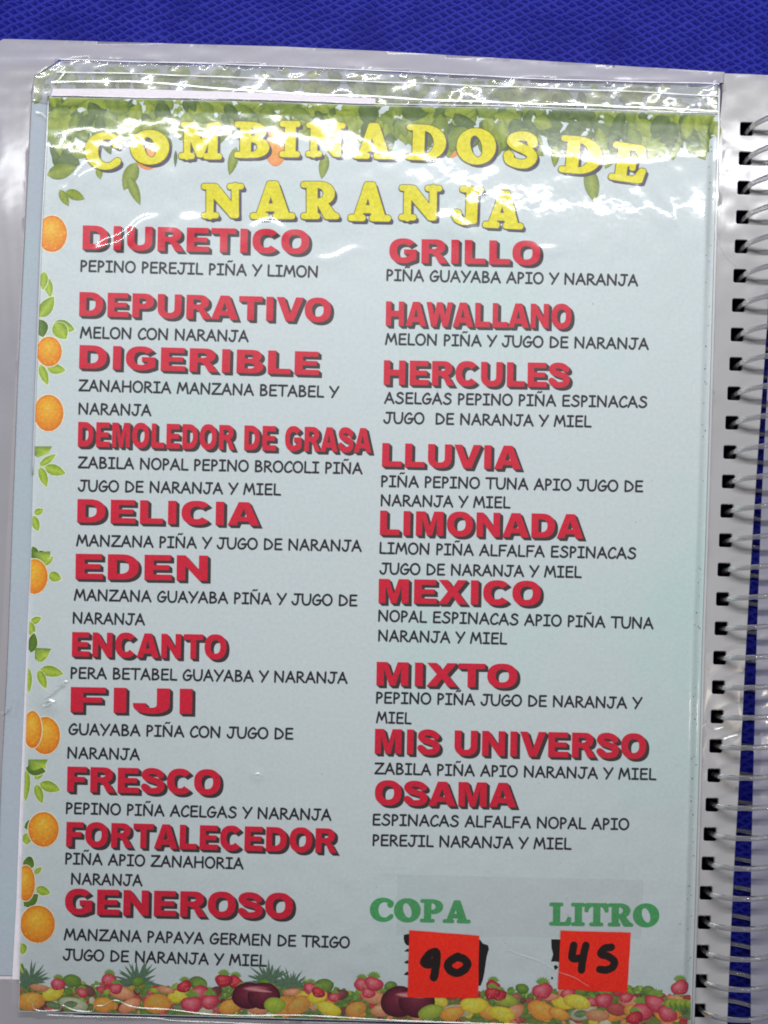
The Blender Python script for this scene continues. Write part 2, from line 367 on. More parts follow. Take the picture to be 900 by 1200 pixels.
# ---- soft slab-serif capitals (title, prices)
def G_serif():
    r = .05
    g = {}
    def stem(x, w=.27): return rp([(x + r, r), (x + w - r, r), (x + w - r, 1 - r), (x + r, 1 - r)], r)
    def foot(x0, x1, y): return rp([(x0 + r, y + .002), (x1 - r, y + .002), (x1 - r, y + .035), (x0 + r, y + .035)], r)
    B, T = r, 1 - r - .035
    g['I'] = (.56, stem(.16) + foot(0, .56, B) + foot(0, .56, T))
    g['L'] = (.92, stem(.16) + foot(0, .56, T) + foot(0, .86, B) + rp([(.55, .06), (.83, .06), (.87, .32), (.80, .33), (.72, .14)], .04))
    g['T'] = (1.0, stem(.38) + foot(.22, .78, B) + foot(.04, .96, T) + rp([(.05, .93), (.30, .93), (.16, .82), (.10, .66), (.05, .66)], .04) + rp([(.95, .93), (.70, .93), (.84, .82), (.90, .66), (.95, .66)], .04))
    g['E'] = (.95, stem(.16) + foot(0, .84, B) + foot(0, .82, T) + rp([(.60, .93), (.80, .93), (.84, .68), (.77, .68), (.70, .82)], .04)
              + rp([(.60, .06), (.84, .06), (.90, .34), (.82, .34), (.72, .16)], .04) + rp([(.36, .46), (.56, .46), (.56, .56), (.36, .56)], .04) + rp([(.56, .36), (.61, .36), (.61, .66), (.56, .66)], .04))
    bowlD = ([(.16, 0), (.16, 1)] + sarc(.42, .5, .56, .5, 90, -90, 16, .95), [[(.40, .14), (.40, .86)] + arc(.44, .5, .26, .36, 90, -90, 10)])
    g['D'] = (1.02, stem(.16) + [bowlD] + foot(0, .45, B) + foot(0, .45, T))
    bp = ([(.16, .38), (.16, 1)] + sarc(.50, .69, .42, .31, 90, -90, 12, .95), [[(.40, .53), (.40, .86)] + arc(.46, .695, .18, .165, 90, -90, 8)])
    g['P'] = (.95, stem(.16) + [bp] + foot(0, .58, B) + foot(0, .45, T))
    g['R'] = (1.05, stem(.16) + [bp] + foot(0, .50, B) + foot(0, .45, T) + rp([(.50, .42), (.64, .44), (.90, .12), (1.0, .07), (1.0, .05), (.70, .05)], .05))
    g['B'] = (.98, stem(.16) + foot(0, .45, B) + foot(0, .45, T) + [([(.16, .02), (.16, .98)] + sarc(.48, .745, .37, .245, 90, -80, 10, .95) + sarc(.52, .29, .43, .28, 80, -90, 12, .95), [[(.40, .60), (.40, .87)] + arc(.46, .735, .14, .135, 90, -90, 6), [(.40, .14), (.40, .46)] + arc(.47, .30, .18, .16, 90, -90, 6)])])
    g['O'] = (1.1, [(sarc(.55, .5, .54, .52, 0, 346, 26, .96), [[(.55 + .19 * math.cos(a) - .07 * math.sin(a), .5 + .34 * math.sin(a)) for a in [i * math.pi / 10 for i in range(20)]]])])
    g['C'] = (1.0, [(sarc(.54, .5, .53, .52, 42, 322, 22, .96) + sarc(.60, .5, .27, .36, 318, 44, 18, .96), [])] + stroke([(.84, .72), (.86, .80)], .11, nc=10) + stroke([(.87, .22), (.90, .24)], .07))
    g['A'] = (1.12, rp([(.16, .05), (.46, .95), (.66, .95), (.96, .05), (.70, .05), (.63, .24), (.36, .24), (.28, .05)], .03)[1:] + [([(.16, .05), (.46, .95), (.66, .95), (.96, .05), (.70, .05), (.63, .24), (.36, .24), (.28, .05)], [[(.43, .38), (.51, .64), (.59, .38)]])] + foot(0, .44, B) + foot(.58, 1.12, B))
    g['N'] = (1.18, stroke([(.22, .05), (.22, .9)], .085) + stroke([(.95, .95), (.95, .12)], .085) + rp([(.14, .95), (.40, .95), (1.0, .18), (1.0, .05), (.86, .05), (.22, .80)], .04) + foot(0, .46, B) + foot(0, .40, T) + foot(.74, 1.18, T))
    g['M'] = (1.35, stroke([(.24, .05), (.24, .9)], .08) + stem(.92, .26) + rp([(.20, .95), (.42, .95), (.68, .40), (.92, .95), (1.0, .95), (1.0, .75), (.70, .08), (.60, .08), (.24, .78)], .03) + foot(0, .46, B) + foot(.78, 1.32, B) + foot(.06, .42, T) + foot(.95, 1.28, T))
    g['S'] = (.92, stroke(smooth([(.76, .70), (.72, .84), (.50, .90), (.26, .84), (.19, .71), (.32, .60), (.55, .52), (.74, .42), (.78, .27), (.64, .12), (.40, .10), (.18, .17), (.13, .32)], 4), .12, .11))
    g['J'] = (.85, stem(.42) + foot(.24, .84, T) + stroke(smooth([(.54, .30), (.50, .12), (.36, .05), (.20, .10), (.14, .18)], 4), .09) + stroke([(.15, .22), (.16, .24)], .12, nc=10))
    g[' '] = (.5, [])
    return g


GLY = {'black': G_black(), 'hand': G_hand(), 'serif': G_serif()}
_cache = {}


def glyph(font, ch):
    k = (font, ch)
    if k not in _cache:
        adv, sh = GLY[font][ch]
        _cache[k] = (adv, None) if not sh else (adv, fill(sh))
    return _cache[k]


class Print:
    """flat ink on paper: triangles with a colour per vertex, stacked microns apart"""
    def __init__(s): s.v, s.f, s.c, s.n, s.z = [], [], [], 0, 0.0

    def add(s, pts, tris, col, dz=0.0):
        pts = np.asarray(pts, float)
        s.v.append(np.column_stack([pts, np.full(len(pts), s.z + dz)])); s.f.append(np.asarray(tris) + s.n)
        col = np.asarray(col, float)
        if col.ndim == 1: col = np.tile(col, (len(pts), 1))
        s.c.append(col); s.n += len(pts)

    def step(s, d=1.2e-6): s.z += d

    def build(s, name, parent, zbase, mat=None, clip=True, **props):
        v = np.vstack(s.v); f = np.vstack(s.f); c = np.vstack(s.c)
        if clip:
            xl = np.interp(v[:, 1], [110, 200, 300, 460, 600, 800, 1000, 1200], [57, 52, 48, 42, 37.5, 31.7, 25.5, 21.5]) + .6
            v[:, 0] = np.maximum(v[:, 0], xl)
            yt = np.interp(v[:, 0], [50, 100, 300, 450, 600, 800, 850], [113.5, 114.5, 119, 124, 126.5, 133, 135]) + .4
            v[:, 1] = np.maximum(v[:, 1], yt)
        if v[:, 2].max() > 2.8e-4: v[:, 2] *= 2.8e-4 / v[:, 2].max()
        z = zbase + v[:, 2]; k = (ZP + HC - z) / HC
        co = np.column_stack([(v[:, 0] - 450) * S * k, (600 - v[:, 1]) * S * k, z])
        # upward winding
        a = co[f]; ar = (a[:, 1, 0] - a[:, 0, 0]) * (a[:, 2, 1] - a[:, 0, 1]) - (a[:, 1, 1] - a[:, 0, 1]) * (a[:, 2, 0] - a[:, 0, 0])
        keep = np.abs(ar) > 1e-13; f = f[keep]; ar = ar[keep]; f[ar < 0] = f[ar < 0][:, ::-1]
        me = bpy.data.meshes.new(name)
        me.vertices.add(len(co)); me.vertices.foreach_set('co', co.ravel())
        me.loops.add(f.size); me.loops.foreach_set('vertex_index', f.ravel().astype(np.int32))
        me.polygons.add(len(f)); me.polygons.foreach_set('loop_start', np.arange(0, f.size, 3, dtype=np.int32))
        me.update(calc_edges=True)
        at = me.color_attributes.new('ink', 'FLOAT_COLOR', 'POINT'); at.data.foreach_set('color', c.ravel())
        return link(name, me, mat or INK, parent, **props)


def text_pts(font, txt, x0, y0, x1, y1, cap, slant=0.0):
    """glyph triangles laid between two baseline points; returns list of (pts, tris)"""
    tot = 0; pos = []
    for ch in txt:
        a, g = glyph(font, ch); pos.append((tot, g)); tot += a
    first = pos[0][1][0][:, 0].min(); last = pos[-1][0] + pos[-1][1][0][:, 0].max()
    sx = (x1 - x0) / (last - first); ang = math.atan2(y1 - y0, x1 - x0)
    out = []
    for p, g in pos:
        if g is None: continue
        v, t = g
        u = (v[:, 0] + p - first) * sx; w = v[:, 1] * cap
        u = u + w * slant
        sxn, cs = math.sin(ang), math.cos(ang)
        out.append((np.column_stack([x0 + u + w * sxn, y0 + (u / cs) * sxn - w * cs]), t))
    return out


# ------------------------------------------------------------------ table
def mesh_pts(name, v, f, mat, parent=None, smooth_=False, **props):
    me = bpy.data.meshes.new(name); me.from_pydata([tuple(p) for p in v], [], [tuple(int(i) for i in t) for t in f]); me.update()
    if smooth_: me.polygons.foreach_set('use_smooth', [True] * len(me.polygons))
    return link(name, me, mat, parent, **props)


mesh_pts('table_surface', [(-.9, -.9, 0), (.9, -.9, 0), (.9, .9, 0), (-.9, .9, 0)], [(0, 1, 2, 3)], mat_table(), kind='structure',
         label='blue vinyl table cover embossed with a small diamond weave')

menu = empty('spiral_bound_menu', (0, 0, 0), category='menu', kind='thing',
             label='spiral bound juice menu in clear plastic sleeves lying on blue vinyl')


def sheet(name, outline, z, mat, thick=0.0002, **props):
    """solid thin sheet from a layout outline"""
    v, t = fill([(outline, [])])
    n = len(outline); V = [W(p[0], p[1], z) for p in v] + [W(p[0], p[1], z - thick) for p in v]
    m = len(v); F = [tuple(q)[::-1] for q in t] + [tuple(q + m) for q in t]
    B = len(V)
    V += [W(*p, z) for p in outline] + [W(*p, z - thick) for p in outline]
    F += [(B + i, B + (i + 1) % n, B + n + (i + 1) % n, B + n + i) for i in range(n)]
    return mesh_pts(name, V, F, mat, menu, **props)


def path(fn, y0, y1, n=14):
    return [(fn(y0 + (y1 - y0) * i / n), y0 + (y1 - y0) * i / n) for i in range(n + 1)]


# front page paper
xs = np.linspace(0, 1, 12)
top = [(XL(113) + (841 - XL(113)) * t, YT(XL(113) + (841 - XL(113)) * t)) for t in xs]
right = path(XR, 140, 1206)
bot = [(809 - (809 - 22) * t, YB(809 - (809 - 22) * t)) for t in xs]
left = path(XL, 1180, 120)
page = sheet('printed_page', top + right + bot + left, ZP, M_PAGE, label='pale blue printed page')
# white paper edge showing left of the page
XL3 = lambda y: interp([(620, 37.5), (800, 29.3), (1000, 21), (1050, 19.5), (1176, 12.6)], y)
sheet('backing_sheet', path(XL3, 620, 1176) + [(600, 1182), (600, 620)], ZP - .0005, M_EDGE, label='white sheet edge showing left of the front page')
XL2 = lambda y: interp([(112, 38), (200, 33), (460, 20.5), (800, 8), (940, 0), (1143, -9)], y)
sheet('lower_page', path(XL2, 86, 1143) + [(800, 1150)] + [(841, 140), (842, 101)] + [(842 - 770 * t, interp([(72, 71), (400, 82), (600, 93), (842, 100)], 842 - 770 * t)) for t in xs], ZP - .0011, M_PAGE2, .0005, label='pale blue lower page peeking out past the left and top edges')
lower2 = sheet('bottom_page', [(36, 110), (840, 112), (812, 1170), (-20, 1150)], ZP - .0019, M_EDGE, ZP - .0022)

# ------------------------------------------------------------------ punched vinyl margins (slabs with relief)
def noise2(nx, ny, lo, hi, seed, aspect=1.0):
    """band-limited random relief on a grid, unit rms"""
    r = np.random.RandomState(seed).randn(ny, nx)
    F = np.fft.rfft2(r); ky = np.fft.fftfreq(ny)[:, None]; kx = np.fft.rfftfreq(nx)[None, :] * aspect
    k = np.hypot(kx, ky) + 1e-9
    F *= np.exp(-(k * lo) ** 2) * (1 - np.exp(-(k * hi) ** 2))
    o = np.fft.irfft2(F, (ny, nx)); return o / o.std()


GX, GY = 512, 640     # 2-unit cells: covers x -40..984, y 30..1310
NZ = noise2(GX, GY, 10, 60, 3)
NZ2 = noise2(GX, GY, 3.0, 14, 8)


def samp(A, x, y):
    i = np.clip((np.asarray(x, float) + 40) / 2, 0, GX - 2); j = np.clip((np.asarray(y, float) - 30) / 2, 0, GY - 2)
    i0 = i.astype(int); j0 = j.astype(int); u = i - i0; v = j - j0
    return A[j0, i0] * (1 - u) * (1 - v) + A[j0, i0 + 1] * u * (1 - v) + A[j0 + 1, i0] * (1 - u) * v + A[j0 + 1, i0 + 1] * u * v


def streak(x, y):
    x, y = np.asarray(x, float), np.asarray(y, float)
    side = np.clip((y - 100) / 50, 0, 1)
    return samp(NZ, x * 1.6, y * .25) * side + samp(NZ, x * .3, y * 1.3) * (1 - side)


def slab(name, outline, holes, z, thick, mat, relief=0.0, step=7, **props):
    rf = streak if name == 'sleeve_margin' else (lambda a, b: samp(NZ, a, b))
    xs_ = [p[0] for p in outline]; ys_ = [p[1] for p in outline]
    gx, gy = np.meshgrid(np.arange(min(xs_) + 3, max(xs_), step), np.arange(min(ys_) + 3, max(ys_), step))
    P = np.column_stack([gx.ravel(), gy.ravel()]); k = inside(P, outline)
    for h in holes:
        hx = [q[0] for q in h]; hy = [q[1] for q in h]
        k &= ~((P[:, 0] > min(hx) - 1) & (P[:, 0] < max(hx) + 1) & (P[:, 1] > min(hy) - 1) & (P[:, 1] < max(hy) + 1))
    v, t = fill([(outline, holes)], P[k])
    hz = rf(v[:, 0], v[:, 1]) * relief + samp(NZ2, v[:, 0], v[:, 1]) * relief * .12
    V = [W(p[0], p[1], z + h) for p, h in zip(v, hz)]; F = [tuple(q)[::-1] for q in t]
    for loop in [outline] + holes:
        n = len(loop); B = len(V); L = np.array(loop, float)
        h0 = rf(L[:, 0], L[:, 1]) * relief + samp(NZ2, L[:, 0], L[:, 1]) * relief * .12
        V += [W(p[0], p[1], z + h) for p, h in zip(loop, h0)] + [W(p[0], p[1], z - thick) for p in loop]
        F += [(B + i, B + (i + 1) % n, B + n + (i + 1) % n, B + n + i) for i in range(n)]
    o = mesh_pts(name, V, F, mat, menu, **props)
    o.data.polygons.foreach_set('use_smooth', [i < len(t) for i in range(len(F))])
    return o


HK = [(interp([(151, 875), (426, 862.5), (530, 855.5), (771, 843.5), (876, 839), (1048, 827.5), (1184, 819.5)], 151 + 34.43 * k), 151 + 34.43 * k) for k in range(-0, 33)]


def hole(cx, cy, hw=7.8, hh=8.2, rot=.03):
    o = []
    for a, b in ((-1, -1), (1, -1), (1, 1), (-1, 1)):
        for q in (0, 1):
            # clipped corners
            e = 1.6
            if (a * b > 0) == (q == 0): x, y = a * hw, b * (hh - e)
            else: x, y = a * (hw - e), b * hh
            o.append((cx + x - y * rot, cy + y + x * rot))
    return o


XE = lambda y: interp([(90, 912), (350, 901), (408, 897), (560, 886), (740, 875), (900, 867), (1040, 858.7), (1200, 852), (1260, 850)], y)
YE = lambda x: interp([(-10, 45), (10, 45.5), (200, 51), (330, 54.5), (450, 60), (600, 69), (850, 84.5), (915, 88.5)], x)
mr_out = [(849, 86), (880, 87), (XE(90), 89)] + path(XE, 130, 1250) + [(808, 1250)] + path(lambda y: XR(y) + 3, 1240, 140)
slab('punched_margin', mr_out, [hole(*h) for h in HK], ZP + .0001, .0005, M_MILK_R, .000028, 6, label='milky vinyl binding margin with square punched holes')
mr2 = [(846, 92), (900, 96), (XE(96) - 1, 96)] + [(XE(y) - 1.5 + .6 * math.sin(y / 60), y) for y in range(130, 1250, 60)] + [(806, 1250), (845, 140)]
slab('lower_punched_margin', mr2, [hole(h[0] - 1.0, h[1] + .5, 7.6, 8.0) for h in HK], ZP - .0010, .0008, M_MILK_R, .00002, 12)
slab('bottom_punched_margin', mr2, [hole(h[0] - 1.0, h[1] + 1, 7.6, 8.0) for h in HK], ZP - .0024, ZP - .0026, M_MILK_R, .00002, 12)
# left and top margins
ml = [(YE and -12, 62), (-4, 50), (4, 45.6)] + [(x, YE(x)) for x in (60, 200, 330, 450, 600, 720, 849)] + [(849, 97)] + \
     [(x, interp([(40, 69), (100, 70), (400, 80), (600, 92), (849, 99)], x)) for x in (800, 600, 400, 200, 70)] + [(40, 90)] + path(lambda y: XL2(y) - 1.2, 110, 900) + [(-2, 1000), (-12, 1147), (30, 1148), (60, 1187)] + \
     [(x, YB(x) + 2) for x in (100, 300, 500, 815)] + [(815, 1250), (-30, 1250), (-30, 500)]
slab('sleeve_margin', ml, [], ZP - .0004, .0012, M_MILK, .000035, 4, label='milky vinyl sleeve margin round the page')
# veil over the lower page band on top
vb = [(57, 121), (37, 118), (40, 90), (72, 72)] + [(x, interp([(40, 69), (100, 70), (400, 80), (600, 92), (849, 99)], x)) for x in (100, 250, 400, 600, 843)] + [(843, 133)] + [(x, YT(x) - 1) for x in (800, 600, 450, 300, 100, 62)]
slab('sleeve_lip', vb, [], ZP - .0002, .0002, M_VEIL, .00010, 5, label='cloudy sleeve lip over the lower page foliage')


sheet('page_edge_lip', [(62, 104)] + [(x, interp([(60, 103.5), (150, 104), (330, 109.5), (470, 117)], x)) for x in (150, 330, 440)] + [(x, YT(x) - 2.2) for x in (440, 300, 150, 60)], ZP + .00004, M_EDGE, .0001, label='white paper edge above the top of the page')
# ------------------------------------------------------------------ seams / beads / glint ridges
def tube(name, pts, r, mat, flat=1.0, z=ZP, seg=8, parent=None, **props):
    P = [Vector(W(p[0], p[1], (p[2] if len(p) > 2 else z))) for p in pts]
    V, F = [], []
    for i, p in enumerate(P):
        d = (P[min(i + 1, len(P) - 1)] - P[max(i - 1, 0)]).normalized(); u = d.cross(Vector((0, 0, 1))).normalized(); w = u.cross(d)
        rr = r * (1 if not callable(r) else 1)
        for k in range(seg):
            a = 2 * math.pi * k / seg; V.append(p + u * rr * math.cos(a) + w * rr * flat * math.sin(a))
    for i in range(len(P) - 1):
        for k in range(seg):
            a, b = i * seg + k, i * seg + (k + 1) % seg; F.append((a, b, b + seg, a + seg))
    F += [tuple(range(seg))[::-1], tuple((len(P) - 1) * seg + k for k in range(seg))]
    return mesh_pts(name, V, F, mat, parent or menu, True, **props)


def seam_line(pts, n=60, wob=.5, seed=1):
    r = random.Random(seed); X = np.linspace(pts[0][0], pts[-1][0], n); ph = [r.random() * 6 for _ in range(3)]
    return [(x, interp(pts, x) + wob * (math.sin(x / 47 + ph[0]) + .5 * math.sin(x / 19 + ph[1])), ZP + .0002 + .00012 * math.sin(x / 33 + ph[2])) for x in X]


LAMP = Vector((0.0, 0.287, 0.615)); EYE = Vector((0, 0, ZP + HC))


def ridge(name, pts, w, mat, lift=.0003, tilt=0.0, **props):
    """glint shaped as a vinyl fold: narrow ribbon, flank angled to mirror the lamp into the camera"""
    P = [Vector(W(p[0], p[1], p[2])) for p in pts]; V, F = [], []
    for i, p in enumerate(P):
        t = (P[min(i + 1, len(P) - 1)] - P[max(i - 1, 0)]).normalized()
        l = Vector((p.x, LAMP.y, LAMP.z)) - p
        h = (l.normalized() + (EYE - p).normalized()).normalized(); h = (h - t * h.dot(t)).normalized()
        c = h.cross(t).normalized()
        if c.z > 0: c = -c
        dn = Vector((0, 0, -1)); k = w * (.8 + .35 * math.sin(i * 1.7) * math.sin(i * .61))
        a, b = p - c * k / 2, p + c * k / 2
        m_ = (a + b) / 2; V += [a, p + h * k * .006, b, Vector((m_.x, m_.y, min(a.z, b.z) + abs(a.z - b.z) * .25))]
    for i in range(len(P) - 1):
        for k in range(4):
            a, b = i * 4 + k, i * 4 + (k + 1) % 4; F.append((a, b, b + 4, a + 4))
    F += [tuple(range(4)), tuple((len(P) - 1) * 4 + k for k in range(4))[::-1]]
    return mesh_pts(name, V, F, mat, menu, False, **props)


ridge('welded_seam', seam_line([(70, 69), (100, 70), (400, 80), (600, 91), (843, 98.5)], 60, .4, 2), .00030, M_SEAM)
ridge('welded_seam', seam_line([(66, 84), (300, 91), (450, 96.5), (600, 101), (843, 112.5)], 70, .5, 3), .00042, M_SEAM)
ridge('welded_seam', seam_line([(60, 96), (150, 95.5), (330, 108), (500, 117), (600, 119.5), (800, 128.5), (843, 130)], 90, .7, 4), .00060, M_BEAD)
ridge('welded_seam', seam_line([(60, 111.5), (300, 116.5), (450, 121.5), (600, 124.5), (800, 131.5), (841, 133)], 80, .3, 6), .00028, M_SEAM)
tube('side_seam', [(843 - (y - 99) * .02, y, ZP + .0002) for y in range(99, 140, 8)] + [(XR(y) + 2, y, ZP + .0002) for y in range(142, 1250, 30)], .00045, M_SEAM, .3)
tube('side_seam', [(XL(y) - .5 + 1.2 * math.exp(-((y - 180) / 60) ** 2), y, ZP + .0002) for y in range(112, 560, 12)], .00030, M_SEAM, .5)
bp = smooth([(38, 1176), (40, 1182), (48, 1184.5), (62, 1184), (70, 1183.5), (73, 1178), (82, 1182), (92, 1184.5), (108, 1185), (112, 1179), (122, 1178), (130, 1173), (138, 1172.5), (150, 1178), (165, 1181), (200, 1183), (240, 1188), (290, 1190), (345, 1189.5), (400, 1192), (470, 1196), (560, 1199), (700, 1204)], 4)
ridge('fold_glint', [(x, y, ZP + .0010) for x, y in bp], .00034, M_BEAD)  # highlight line along the film's lower edge, put into the ribbon's shape
bp2 = smooth([(55, 1189), (90, 1191), (130, 1191.5), (180, 1193), (205, 1196), (260, 1198), (300, 1200), (420, 1204)], 4)
ridge('fold_glint', [(x, y, ZP + .0005) for x, y in bp2], .00026, M_BEAD)
ridge('film_crease_glint', [(x, y, ZP + .0012) for x, y in smooth([(596, 1113), (609, 1118), (632, 1126), (655, 1139), (672, 1145), (690, 1156)], 3)], .00020, M_BEAD)
ridge('film_crease_glint', [(x, y, ZP + .0011) for x, y in smooth([(14, 838), (17, 826), (19, 815)], 4)], .0004, M_BEAD)  # this one and those below are added to make bright glint spots

ridge('film_crease_glint', [(x, y, ZP + .0003) for x, y in smooth([(836, 262), (841, 282), (851, 300), (864, 312)], 5)], .0007, M_BEAD)
for pts_, w_, z_ in (([(53, 818), (60, 813), (67, 807), (75, 801)], .0011, .0013), ([(52, 822), (58, 820), (64, 822)], .0008, .0013), ([(50, 827), (55, 826), (60, 823)], .0005, .0013), ([(68, 803), (74, 799), (79, 798)], .0006, .0013),
                     ([(1, 836), (6, 834), (9, 828)], .0012, .0003), ([(299, 907), (303, 906), (306, 909)], .0005, .0013), ([(42, 131), (49, 133), (55, 139)], .0006, .0006), ([(63, 97), (70, 92), (76, 84)], .0005, .0006)):
    ridge('film_crease_glint', [(x, y, ZP + z_) for x, y in smooth(pts_, 4)], w_, M_BEAD)
ridge('film_crease_glint', [(x, y, ZP + .0003) for x, y in smooth([(846, 205), (852, 198), (861, 196)], 5)], .0018, M_BEAD)
ridge('film_crease_glint', [(x, y, ZP + .0003) for x, y in smooth([(821, 853), (826, 848), (830, 840), (832, 832)], 5)], .0007, M_BEAD)
ridge('film_crease_glint', [(x, y, ZP + .0003) for x, y in smooth([(830, 851), (838, 854), (848, 852)], 5)], .0006, M_BEAD)
ridge('film_crease_glint', [(x, y, ZP + .0003) for x, y in smooth([(848, 866), (856, 863), (864, 861)], 5)], .0006, M_BEAD)
# ------------------------------------------------------------------ clear film over the page, with real relief
fx = np.arange(-10, 852, 2.0); fy = np.arange(101, 1206, 2.0)
X, Y = np.meshgrid(fx, fy)
NZB = noise2(GX, GY, 17, 80, 23)
clus = np.zeros_like(X)
for cx_, cy_, sx_, sy_, w_ in ((95, 176, 30, 9, .8), (215, 158, 60, 14, .9), (170, 170, 40, 12, .5), (330, 168, 70, 7, .5), (450, 182, 60, 6, .5), (530, 215, 34, 24, .9), (600, 235, 45, 16, .9), (690, 238, 60, 16, 1.1), (735, 262, 30, 30, .6), (790, 230, 40, 16, .4), (540, 272, 30, 16, .5)):
    clus += .8 * w_ * np.exp(-((X - cx_) / sx_) ** 2 / 2 - ((Y - cy_ - 0) / sy_) ** 2 / 2)
zone = np.exp(-np.maximum(0, Y - 235) ** 2 / (2 * 60 ** 2))
big = samp(NZB, X, Y) * .6; fine = samp(NZ2, X, Y); mid = samp(NZ, X, Y)
# a soft swell under the title: its crest wanders down to the right and carries most of the glare
yc = np.interp(X, [-10, 60, 150, 250, 330, 450, 530, 600, 700, 770, 850], [168, 168, 160, 151, 160, 179, 204, 232, 242, 242, 236])
need = .00059 * (yc - 200)
slope = (-.058 * np.tanh((Y - yc) / 42.0) + need) * np.exp(-np.maximum(0, np.abs(Y - yc) - 45) ** 2 / (2 * 50.0 ** 2))
swell = np.cumsum(slope, axis=0) * 2.0 * S
swell -= swell[-1:, :]
swell += np.clip((Y - 100) / 1100, 0, 1) * 0
hz = .0009 + np.maximum(swell, -.0006) + big * .000062 * (.35 + .8 * zone) + mid * .0000085 * zone + fine * .0000135 * np.minimum(clus, 1.2)
for cx_, cy_, sx_, sy_, an_, am_ in ((94, 212, 21, 8, -33, .00030), (150, 276, 44, 7, -32, .00030), (222, 266, 26, 12, -30, .00026), (316, 268, 22, 8, 8, .00024), (530, 266, 26, 13, 10, .00034), (372, 121, 16, 6, 3, .00016),
                                     (775, 250, 10, 24, -35, .0003), (395, 300, 30, 5, -12, .00010), (640, 292, 26, 6, 12, .00012)):
    ca_, sa_ = math.cos(math.radians(an_)), math.sin(math.radians(an_)); u_ = (X - cx_) * ca_ + (Y - cy_) * sa_; w_ = -(X - cx_) * sa_ + (Y - cy_) * ca_
    w_ = w_ + 3 * np.sin(u_ / 9 + cx_)
    hz += am_ * np.exp(-(np.hypot(u_ / sx_, w_ / sy_) ** 3) / 1.4)
hz += .00035 * np.exp(-((X - 62) ** 2 + (Y - 822) ** 2) / (2 * 9 ** 2)) + .00016 * np.exp(-((X - 302) ** 2 + (Y - 908) ** 2) / (2 * 4.5 ** 2))
hz += .0004 * np.exp(-((X - 14) ** 2 / 50 + (Y - 835) ** 2 / (2 * 22 ** 2)))
hz = np.maximum(hz, .00075)
edge = np.clip((X - np.array([XL2(y) for y in fy])[:, None] + 4) / 20, 0, 1)
YTn = np.interp(X, [50, 100, 300, 450, 600, 800, 850], [113.5, 114.5, 119, 124, 126.5, 133, 135])
XRn = np.array([XR(y) for y in fy])[:, None]; XLn = np.array([XL(y) for y in fy])[:, None]
hz *= np.clip((Y - YTn + 4) / 16, .5, 1) * np.clip((XRn + 5 - X) / 16, .6, 1)
okv = (Y > YTn - 3) & (X < XRn + 5) & (Y < 1186.5 + (X - 20) * .027 + 6) & (X > XLn - 1.5)
kz = (HC - hz) / HC
co = np.stack([(X - 450) * S * kz, (600 - Y) * S * kz, ZP + hz], -1).reshape(-1, 3)
ny_, nx_ = X.shape
idx = np.arange(ny_ * nx_).reshape(ny_, nx_)
q = np.stack([idx[:-1, :-1], idx[1:, :-1], idx[1:, 1:], idx[:-1, 1:]], -1)
okq = okv[:-1, :-1] & okv[1:, :-1] & okv[1:, 1:] & okv[:-1, 1:]
q = q[okq]
used = np.unique(q); remap = np.full(ny_ * nx_, -1); remap[used] = np.arange(len(used))
me = bpy.data.meshes.new('clear_film'); cv = co[used]; q = remap[q]
me.vertices.add(len(cv)); me.vertices.foreach_set('co', cv.ravel())
me.loops.add(q.size); me.loops.foreach_set('vertex_index', q.ravel().astype(np.int32))
me.polygons.add(len(q)); me.polygons.foreach_set('loop_start', np.arange(0, q.size, 4, dtype=np.int32))
me.polygons.foreach_set('use_smooth', [True] * len(q)); me.update(calc_edges=True)
link('clear_film', me, M_FILM, menu, label='rumpled clear plastic film over the page')

# ------------------------------------------------------------------ lettering
RED = C(190, 22, 50); SH = C(54, 44, 46); TXT = C(34, 32, 38)
HEAD = [
    ("DIURETICO", 96.5, 292, 362, 297.5, 28), ("DEPURATIVO", 92.5, 370, 387.5, 377.5, 28), ("DIGERIBLE", 92.5, 431.5, 373.5, 439.5, 27.3),
    ("DEMOLEDOR DE GRASA", 91, 523, 435, 530.5, 28.8), ("DELICIA", 90.3, 612, 304, 616, 27.3), ("EDEN", 88.3, 678.3, 243, 680.5, 29.5),
    ("ENCANTO", 84, 769, 265, 772.5, 28.5), ("FIJI", 82.5, 834.3, 225, 836.5, 29.3), ("FRESCO", 78.3, 927.5, 258, 931.5, 29.3),
    ("FORTALECEDOR", 77.2, 991.5, 394.5, 999.5, 28.5), ("GENEROSO", 75.8, 1071, 343, 1076.5, 29.5),
    ("GRILLO", 456, 307.5, 633, 310.5, 28), ("HAWALLANO", 452, 381.5, 669.5, 385, 28.5), ("HERCULES", 449.5, 450.5, 667.5, 454, 28.5),
    ("LLUVIA", 447.5, 546.5, 610.5, 550, 27.5), ("LIMONADA", 445, 626.5, 683.5, 631, 28.3), ("MEXICO", 443.5, 706.5, 633.5, 709.5, 28.3),
    ("MIXTO", 441, 803, 606, 806, 27.5), ("MIS UNIVERSO", 439, 883, 757, 889, 29), ("OSAMA", 439, 943, 605, 946, 28.5)]
for txt, x0, y0, x1, y1, cap in HEAD:
    p = Print(); L_ = text_pts('black', txt, x0, y0, x1, y1, cap)
    for k in (4, 3, 2, 1):
        for pts, t in L_: p.add(pts + np.array([.95 * k, .85 * k]), t, SH)
        p.step()
    for pts, t in L_: p.add(pts, t, RED)
    p.build('heading_lettering', page, ZP + .00017, label='red heading reading ' + txt)

